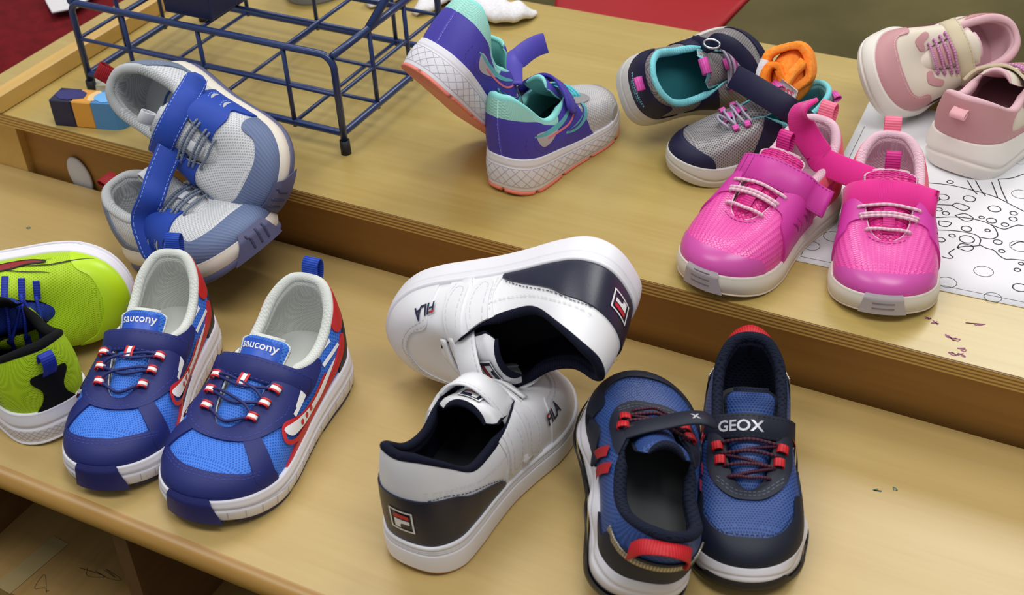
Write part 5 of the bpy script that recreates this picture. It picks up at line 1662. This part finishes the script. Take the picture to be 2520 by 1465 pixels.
# ------------------------------------------------------------------ lime green runner
def lime_runner(name, label, group, pose, left):
    s = Shoe(name, pose, left, sole_heel=.15, sole_toe=.10, spring=.05, heel_h=.0, dip=.0, collar_r=.02, sole_out=.014)
    s.start(label, group)
    mesh = mat('lime_mesh', '#B4D821', .55, .35, 'hex', '#8DB312', .0015, .5, .7)
    film = mat('lime_film', '#B9E01E', .35, .45)
    blk = mat('black_suede', '#101114', .8, .2)
    lin = mat('black_lining', '#111215', .9, .2, 'weave', '#08090B', .002, .3)
    blue = mat('cobalt_webbing', '#2238B0', .55, .3, 'rib', '#182A8C', .0018, .3)
    ink = mat('ink_print', '#14160E', .6)
    red = mat('maroon_print', '#8E1820', .5)
    simple_sole(s, M_white_foam, mat('white_outsole', '#D9D8E0', .5), .08, None, groove=False, disp=lambda sf, y, q: -.007 * math.exp(-((q - .55) / .05) ** 2) + 0 * y, rows=30)
    cell = .012; segs = []
    for k in range(-30, 31):
        c = k * cell; segs += [((c - cell, .08), (c + cell, .44)), ((c + cell, .08), (c - cell, .44))]
    s.sole_lines('sole_lozenge', s.msG, segs, .0010, mat('foam_crease_shade', '#B9B6C4', .7), k=6)  # grey strips stand in for shade in the grooves
    s.upper(mesh)
    s.panel('toe_cap', s.top([(-.3, .70), (-.17, .78), (-.12, .85), (-.05, .885), (0, .89), (.05, .885), (.12, .85), (.17, .78), (.3, .70), (.3, 1.1), (-.3, 1.1)], 'arc'), .003, film)
    hc = s.back([(-.085, .05), (.085, .05), (.08, .13), (.045, .19), (.04, .24), (.065, .285), (.05, .31), (-.05, .31), (-.065, .285), (-.04, .24), (-.045, .19), (-.08, .13)], True, .2)
    s.panel('heel_counter', hc, .005, blk)
    for sd in (1, -1):
        mp = s.m_side(sd)
        for k in range(3):
            s.line('black_line', [(.12, .20 - .022 * k), (.26, .19 - .02 * k), (.42, .20 - .02 * k), (.58, .235 - .028 * k), (.70, .23 - .03 * k)], mp, .0055, ink, .004, 40, taper=True)
        s.line('black_line', [(.62, .21), (.70, .20), (.78, .17), (.86, .13)], mp, .0055, ink, .004, 30, taper=True)
        s.decal('wave_logo', poly2d([(.40, .245), (.48, .185), (.58, .165), (.68, .185), (.60, .20), (.53, .225)], True), mp, red, .0045)
        s.line('logo_outline', [(.40, .245), (.48, .185), (.58, .165), (.68, .185), (.60, .20), (.53, .225)], mp, .007, ink, .0055, 50, closed=True)
    s.inside(lin, mat('black_insole', '#15161A', .9), collar=lin)
    to = s.tongue(mat('cobalt_knit', '#1E3A9E', .6, .3, 'weave', '#142A78', .002, .4), lin, top=(.345, .42), w_top=.085, thick=.03)
    bars_lace(s, blue, [(.50, .082), (.57, .078), (.635, .066)], .007, .014, cross=True)
    loops(s, blue, [(.50, .076), (.575, .07), (.64, .058)], w=.026, outer=.07, h=.008)
    s.tab('pull_tab', (0, -.006, .31), (0, -.35, .9), (1, 0, 0), .10, .05, blue)
    return s


POSE = {
    'blueR': dict(L=0.1867, kw=1.200, kz=1.029, yaw=185.4, pitch=0.0, roll=0.0, pos=(-0.0899, -0.1099, 0.0000)),
    'blueL': dict(L=0.1835, kw=1.093, kz=1.044, yaw=198.5, pitch=0.0, roll=0.0, pos=(-0.2071, -0.1257, 0.0000)),
    'pinkR': dict(L=0.1500, kw=1.275, kz=1.067, yaw=195.3, pitch=0.0, roll=0.0, pos=(0.2596, 0.1654, 0.0694)),
    'pinkL': dict(L=0.1634, kw=1.175, kz=1.070, yaw=167.0, pitch=0.0, roll=0.0, pos=(0.2105, 0.1566, 0.0694)),
    'geoxR': dict(L=0.1720, kw=1.080, kz=1.043, yaw=200.1, pitch=0.0, roll=0.0, pos=(0.2234, -0.0330, 0.0000)),
    'whiteB': dict(L=0.1911, kw=1.036, kz=1.155, yaw=-2.3, pitch=0.0, roll=0.0, pos=(0.0805, -0.2649, 0.0000)),
    'purpleR': dict(L=0.1492, kw=1.086, kz=1.266, yaw=-7.9, pitch=0.0, roll=0.0, pos=(-0.0228, 0.0636, 0.0694)),
    'munchR': dict(L=0.1372, kw=1.167, kz=1.078, yaw=131.2, pitch=0.0, roll=0.0, pos=(0.1917, 0.2330, 0.0694)),
    'paleF': dict(L=0.1580, kw=1.222, kz=1.076, yaw=-15.3, pitch=0.0, roll=0.0, pos=(0.2967, 0.2323, 0.0694)),
    'limeF': dict(L=0.1900, kw=1.069, kz=1.071, yaw=69.1, pitch=0.0, roll=0.0, pos=(-0.2159, -0.2615, 0.0000)),
    'whiteT': dict(L=0.1999, kw=1.067, kz=1.089, yaw=99.2, pitch=-27.4, roll=264.9, pos=(0.1444, -0.0536, 0.1249)),
    'geoxL': dict(L=0.1721, kw=1.153, kz=1.015, yaw=24.0, pitch=8.7, roll=16.2, pos=(0.2248, -0.2359, 0.0060)),
    'greyF': dict(L=0.1701, kw=1.307, kz=0.996, yaw=-100.6, pitch=18.5, roll=6.3, pos=(-0.3245, -0.0397, -0.0018)),
    'greyB': dict(L=0.1700, kw=1.192, kz=0.985, yaw=-107.5, pitch=-16.9, roll=60.1, pos=(-0.3279, 0.0311, 0.1253)),
    'purpleL': dict(L=0.1502, kw=1.297, kz=1.019, yaw=-15.1, pitch=-50.3, roll=7.1, pos=(-0.0793, 0.0371, 0.1797)),
    'munchL': dict(L=0.1451, kw=1.287, kz=1.005, yaw=-33.0, pitch=-5.4, roll=51.1, pos=(0.0258, 0.1817, 0.1079)),
    'paleR': dict(L=0.1479, kw=1.205, kz=0.980, yaw=154.5, pitch=7.6, roll=-52.8, pos=(0.2642, 0.4103, 0.0886)),
    'limeB': dict(L=0.1900, kw=1.048, kz=1.000, yaw=-54.9, pitch=-5.6, roll=74.8, pos=(-0.4124, -0.2347, 0.0509)),
}
# ------------------------------------------------------------------ the shoes
def PS(n): return POSE[n]
def g_(t): return t
b1 = blue_runner('running_shoe', 'blue mesh running shoe with red flank logo and strap, right one of its pair', 'blue running shoes', PS('blueR'), True, flare=.05)
b2 = blue_runner('running_shoe', 'blue mesh running shoe, left one of its pair beside the lime shoes', 'blue running shoes', PS('blueL'), False)
w1 = white_court('strap_sneaker', 'white leather sneaker with navy heel standing, heel towards the viewer', 'white and navy sneakers', PS('whiteB'), True)
w2 = white_court('strap_sneaker', 'white leather sneaker with navy heel lying on its side', 'white and navy sneakers', PS('whiteT'), False)
g1 = navy_stripe('striped_sneaker', 'navy and blue sneaker with silver lettering on the strap, toe to the viewer', 'navy sneakers with red stripes', PS('geoxR'), False)
g2 = navy_stripe('striped_sneaker', 'navy and blue sneaker with red heel loop, heel to the viewer', 'navy sneakers with red stripes', PS('geoxL'), False, strap=False)
y1 = grey_runner('grey_sneaker', 'light grey sneaker with blue strap standing on the lower bench', 'grey and blue sneakers', PS('greyF'), False, strap=False)
y2 = grey_runner('grey_sneaker', 'light grey sneaker with blue strap tipped over the shelf edge', 'grey and blue sneakers', PS('greyB'), True, flare1=.06)
p1 = purple_runner('purple_sneaker', 'purple and mint sneaker standing flat with its heel to the viewer', 'purple and mint sneakers', PS('purpleR'), False)
p2 = purple_runner('purple_sneaker', 'purple and mint sneaker tipped up on its toe beside the rack', 'purple and mint sneakers', PS('purpleL'), True)
m1 = glitter_runner('glitter_sneaker', 'silver mesh sneaker with navy toe cap and an orange sock inside', 'silver and navy toddler sneakers', PS('munchR'), False, logo=False)
m2 = glitter_runner('glitter_sneaker', 'silver mesh sneaker with aqua lining tipped over, navy heel lettering', 'silver and navy toddler sneakers', PS('munchL'), True)
k1 = pink_runner('pink_sneaker', 'hot pink sneaker, right one of its pair, standing on the colouring page', 'hot pink sneakers', PS('pinkR'), True)
k2 = pink_runner('pink_sneaker', 'hot pink sneaker with closed strap, left one of its pair', 'hot pink sneakers', PS('pinkL'), False)
d1 = blush_runner('blush_sneaker', 'dusty pink and cream sneaker with chunky sole, heel to the viewer', 'dusty pink and cream sneakers', PS('paleF'), False)
d2 = blush_runner('blush_sneaker', 'dusty pink and cream sneaker leaning back with toe to the viewer', 'dusty pink and cream sneakers', PS('paleR'), True)
l1 = lime_runner('lime_sneaker', 'lime green sneaker with black heel patch and blue pull tab', 'lime green sneakers', PS('limeF'), True)
l2 = lime_runner('lime_sneaker', 'lime green sneaker lying on its side, sole up, at the left edge', 'lime green sneakers', PS('limeB'), True)

# ------------------------------------------------------------------ open and linked straps
def facing(P):
    """width direction that turns the strap's flat side outward to the room"""
    P = np.asarray(P, float); T = nrm(np.gradient(P, axis=0))
    return nrm(np.cross(T, nrm(CAMLOC - P)))
def strap_thread(s, P, D, w, th, m, parent, both=True):
    inv = s.mw.inverted(); P = spline(P, 80); D = nrm(spline(np.array(D), 80)); T = nrm(np.gradient(P, axis=0)); D = nrm(D - T * np.sum(D * T, 1, keepdims=True)); N = np.cross(T, D)
    V = []; F = []
    for i in range(2, 76, 3):
        for sg in (-1, 1):
            for sn in (-1, 1):
                a = P[i] + D[i] * sg * w * .4 + N[i] * sn * (th / 2 + .0001); b = P[i + 2] + D[i + 2] * sg * w * .4 + N[i + 2] * sn * (th / 2 + .0001); e = D[i] * .00028
                k = len(V); V += [inv @ Vector(v) for v in (a - e, a + e, b + e, b - e, (a + b) / 2 + N[i] * sn * .0003)]
                F += [(k, k + 1, k + 4), (k + 1, k + 2, k + 4), (k + 2, k + 3, k + 4), (k + 3, k, k + 4)]
    o = build('strap_stitching', V, F, m, parent); o['kind'] = 'stuff'
def strap_letters(s, P, D, at_, size, m, parent, th, txt='FILA', flip=1, side=1):
    inv = s.mw.inverted(); P = spline(P, 80); D = nrm(spline(np.array(D), 80)); T = nrm(np.gradient(P, axis=0)); D = nrm(D - T * np.sum(D * T, 1, keepdims=True)); N = np.cross(T, D)
    cum = np.concatenate([[0], np.cumsum(np.linalg.norm(np.diff(P, axis=0), axis=1))]); V2, F2 = subdivide2d(*text2d(txt, size, .03), .002)
    V = []
    for (x, y) in V2:
        u = np.clip(cum[-1] * at_ + x * flip, 0, cum[-1]); i = min(79, int(np.searchsorted(cum, u)))
        p = np.array([np.interp(u, cum, P[:, c]) for c in range(3)]) + D[i] * y + N[i] * side * (th / 2 + .0002)
        V.append(inv @ Vector(p))
    build('lettering', V, F2, m, parent, smooth=False)

# white pair: two straps hooked into each other
TH = .0022
Pw = [w1.to_world(q) for q in ((.172, .53, .13), (.150, .525, .20), (.118, .52, .275), (.060, .51, .355), (-.01, .50, .395), (-.07, .49, .385), (-.11, .48, .34))]
Dw = [w1.mw.to_3x3() @ Vector((0, 1, -.25))] * len(Pw); Dw = [tuple(d) for d in Dw]
st = w1.world_ribbon('strap', Pw, Dw, .020, TH, w1.lea, round0=True, n=44)
strap_thread(w1, Pw, Dw, .020, TH, w1.thr, st); strap_letters(w1, Pw, Dw, .62, .0085, mat('print_navy', '#1B2140', .5), st, TH, flip=-1)
Pt = [w2.to_world(q) for q in ((.182, .55, .10), (.165, .54, .17), (.130, .53, .265), (.075, .52, .35), (.02, .51, .40), (-.03, .50, .42), (-.06, .49, .42))]
Dt = [tuple(w2.mw.to_3x3() @ Vector((0, 1, -.25)))] * len(Pt)
st = w2.world_ribbon('strap', Pt, Dt, .020, TH, w2.lea, round0=True, n=44)
strap_thread(w2, Pt, Dt, .020, TH, w2.thr, st); strap_letters(w2, Pt, Dt, .74, .0085, mat('print_navy', '#1B2140', .5), st, TH, flip=1)

# navy sneaker, heel to the viewer: strap flopped open over the toe
nav = _mats['ink_synthetic']
Pg = [g2.to_world(q) for q in ((-.172, .52, .14), (-.135, .525, .27), (-.07, .53, .345), (.01, .545, .39), (.07, .56, .415), (.125, .57, .42), (.17, .575, .40))]
Dg = [tuple(g2.mw.to_3x3() @ Vector((0, 1, -.35)))] * len(Pg)
st = g2.world_ribbon('strap', Pg, Dg, .0155, TH, nav, round1=True, n=44)
strap_letters(g2, Pg, Dg, .84, .007, _mats['silver_print'], st, TH, 'X', flip=-1)

# grey pair: the front shoe's long strap reaches up to the shoe behind it
Py = np.array([y1.to_world((.178, .47, .12)), y1.to_world((.165, .455, .20)), y1.to_world((.135, .445, .31)), at(372, 490, .088), at(388, 440, .100), at(408, 390, .112), at(426, 345, .122)])
Dy = facing(Py)
for i in range(1, len(Dy)):
    if Dy[i] @ Dy[i - 1] < 0: Dy[i] = -Dy[i]
st = y1.world_ribbon('strap', Py, Dy, .0205, .0026, y1.blue, round0=True, n=60)
strap_thread(y1, Py, Dy, .0205, .0026, y1.sky, st)
y1.world_tube('strap_ring', [np.array(at(430, 380, .112)) + np.array([.011 * math.cos(a), .004 * math.sin(a), .004 * math.sin(a)]) for a in np.linspace(0, 2 * math.pi, 17)], .0012, y1.blue)

# hot pink pair
closed = closed_strap(k2, k2.mag, k2.thr, y=.425, a0=-1.15, a1=1.2, w=.125, th=.018, lift=.016, flare0=.07)
for x in (.48, .56, .64):   # rows of stitching across the strap end
    Q = spline(closed[0], 60); i = int(x * 59 + 14); d = np.array(closed[1][0]); n_ = nrm(np.cross(nrm(Q[min(59, i + 1)] - Q[i - 1]), d)); n_ = n_ if n_[2] > 0 else -n_
    V, F = tube_mesh(np.array([Q[i] + d * t + n_ * .0095 for t in np.linspace(-.05, .05, 8)]), .0016, 5); k2.put('strap_stitching', V, F, k2.thr, parent=closed[2])
vel = mat('hot_pink_strap', '#E4248F', .75, .3, 'rib', '#D01A80', .0011, .12, .6, sheen=.3)
Pl_, Dl_ = k1.strap_path(.43, -1.25, .95, .012)
Pk = [k1.to_world(q) for q in Pl_[::4]]
tail = [at(2048, 408, .126), at(2012, 374, .133), at(1984, 332, .145), at(1970, 292, .158), at(1982, 262, .168), at(2012, 244, .173)]
d0 = np.array(k1.mw.to_3x3() @ Vector(Dl_[0])); nk = len(Pk)
Pk = Pk + [np.array(t) for t in tail]
tl = np.array(tail); fc = facing(tl); vw = nrm(CAMLOC - tl)
ed = np.array([0, 0, 0, .35, .8, .95])[:, None]
Dk = np.array([d0] * nk + list(nrm(fc * (1 - ed) + vw * ed)))
for i in range(1, len(Dk)):
    if Dk[i] @ Dk[i - 1] < 0: Dk[i] = -Dk[i]
st = k1.world_ribbon('strap', Pk, Dk, .0200, .0026, vel, round1=True, n=80)
rp = Pk[nk - 1] * .6 + Pk[nk] * .4; rd_ = nrm(Dk[nk]); up_ = nrm(np.cross(nrm(Pk[nk] - Pk[nk - 2]), rd_))
k1.world_tube('strap_ring', [rp + rd_ * .0125 * math.cos(a) + up_ * .004 * math.sin(a) for a in np.linspace(0, 2 * math.pi, 17)], .0012, k1.mag)

# silver pair: navy strap bridging the two shoes, second strap looped up with its buckle
nv = _mats['midnight_synthetic']
Pm = np.array([at(1992, 318, .098), at(1978, 298, .116), at(1945, 272, .132), at(1900, 243, .139), at(1850, 213, .142), at(1806, 188, .140)])
Dm = facing(Pm)
m1.world_ribbon('strap', Pm, Dm, .0195, .0026, nv, n=44)
Pl = np.array([m2.to_world((-.14, .44, .24)), at(1742, 112, .150), at(1765, 100, .158), at(1800, 112, .156), at(1836, 148, .145), at(1858, 190, .132)])
Dl = facing(Pl)
m2.world_ribbon('strap', Pl, Dl, .0125, .0026, nv, n=40)
bk = np.array(at(1752, 108, .156)); m2.world_tube('buckle', [bk + np.array([.007 * math.cos(a), .002 * math.sin(a), .003 * math.sin(a)]) for a in np.linspace(0, 2 * math.pi, 15)], .0010, mat('chrome_wire', '#D8DADF', .15, .5, metal=1.0))

# purple pair
pv = _mats['violet_synthetic']
closed_strap(p1, pv, _mats['violet_thread'], y=.425, a0=-1.0, a1=1.15, w=.10, th=.014, lift=.03, flare0=.05)
Pp = np.array([p2.to_world((.14, .46, .27)), at(1262, 156, .148), at(1280, 140, .148), at(1300, 124, .149), at(1322, 112, .149), at(1342, 106, .148)])
Dp = facing(Pp)
for i in range(1, len(Dp)):
    if Dp[i] @ Dp[i - 1] < 0: Dp[i] = -Dp[i]
p2.world_ribbon('strap', Pp, Dp, .0175, .0022, pv, n=44)

for s_ in (b1, b2, w1, w2, g1, g2, y1, y2, p1, p2, m1, m2, k1, k2, d1, d2, l1, l2): s_.finish()

# ------------------------------------------------------------------ orange sock pushed into the silver shoe
so = empty('orange_sock'); base = m1.to_world((0, .2, .26)); so.location = tuple(base)
tag(so, 'bright orange child sock with a white label stuffed in the silver shoe', 'sock')
bpy.context.view_layer.update()
DD = (base - CAMLOC) @ RR[2]
def cp(u, v, d=0.0):
    """sock outline in its own upright plane through the shoe opening"""
    return base + RR[0] * ((u - 1985) * DD / FPX) + RR[1] * ((v - 270) * DD / FPX) + np.array([-.02, -.55, .18]) * d
inv_so = so.matrix_world.inverted()
def sp(name, V, F, m):
    return build(name, [inv_so @ Vector(v) for v in V], F, m, so)
OR = noisy('orange_fleece', '#FF8C2A', '#FFA24A', 300, .95, .35)
ORd = noisy('orange_fleece_inner', '#F87E20', '#FF9034', 300, .95, .35)
WH = noisy('sock_white', '#D8D2D8', '#E6E0E4', 300, .95, .3)
# body: soft lump
V = []; F = []; nu, nv_ = 28, 18
for j in range(nv_ + 1):
    for i in range(nu):
        th = 2 * math.pi * i / nu; ph = math.pi * j / nv_
        r = 1 + .10 * math.sin(3 * th + 1.5 * ph) * math.sin(ph) + .05 * math.sin(5 * th)
        V.append(cp(1974 + 53 * r * math.sin(ph) * math.cos(th) + 10 * math.cos(ph), 176 - 72 * math.cos(ph) * (1 + .06 * math.cos(th)), .034 * r * math.sin(ph) * math.sin(th)))
for j in range(nv_):
    for i in range(nu): i2 = (i + 1) % nu; F.append((j * nu + i, j * nu + i2, (j + 1) * nu + i2, (j + 1) * nu + i))
sp('sock_body', V, F, OR)
def band(name, pts, w, th, m, d=.03, n=40):
    P = np.array([cp(u, v, d + (q[0] if q else 0)) for (u, v, *q) in pts]); D = np.tile([-.05, -.9, .35], (len(P), 1))
    V, F, U = ribbon_mesh(P, D, w, th, n=n); return sp(name, V, F, m)
band('cuff', [(1928, 176), (1922, 148), (1932, 122), (1965, 107), (2000, 101), (2022, 118), (2030, 150), (2027, 178), (2008, 196), (1984, 212)], .014, .006, OR, .020)
band('fold', [(1930, 214), (1926, 180), (1938, 152), (1958, 150), (1968, 172), (1976, 190)], .014, .006, ORd, .032)
band('fold', [(1976, 196), (1996, 166), (2020, 140)], .012, .007, OR, .034)
band('white_side', [(1922, 140), (1913, 165), (1910, 195), (1920, 222)], .012, .007, WH, .022)
lp = [(1956, 200), (1975, 176), (2012, 206), (2000, 238), (1962, 226)]
P3 = [cp(u, v, .048) for u, v in lp]; P4 = [cp(u, v, .043) for u, v in lp]
lb = sp('label', P3 + P4, [(0, 1, 2, 3, 4), (9, 8, 7, 6, 5)] + [(i, (i + 1) % 5, 5 + (i + 1) % 5, 5 + i) for i in range(5)], WH)
T2, F2 = xf2d(text2d('ssel', 26, .02), 1, 1, math.radians(180), 0, 0)
rt = math.radians(30); V = []
for (x, y) in T2:
    u = 1985 + x * math.cos(rt) + y * math.sin(rt) * 1.0; v = 207 + x * math.sin(rt) - y * math.cos(rt); V.append(inv_so @ Vector(cp(u, v, .0490)))
build('lettering', V, F2, mat('sock_red_print', '#C23A5C', .7), so, smooth=False)
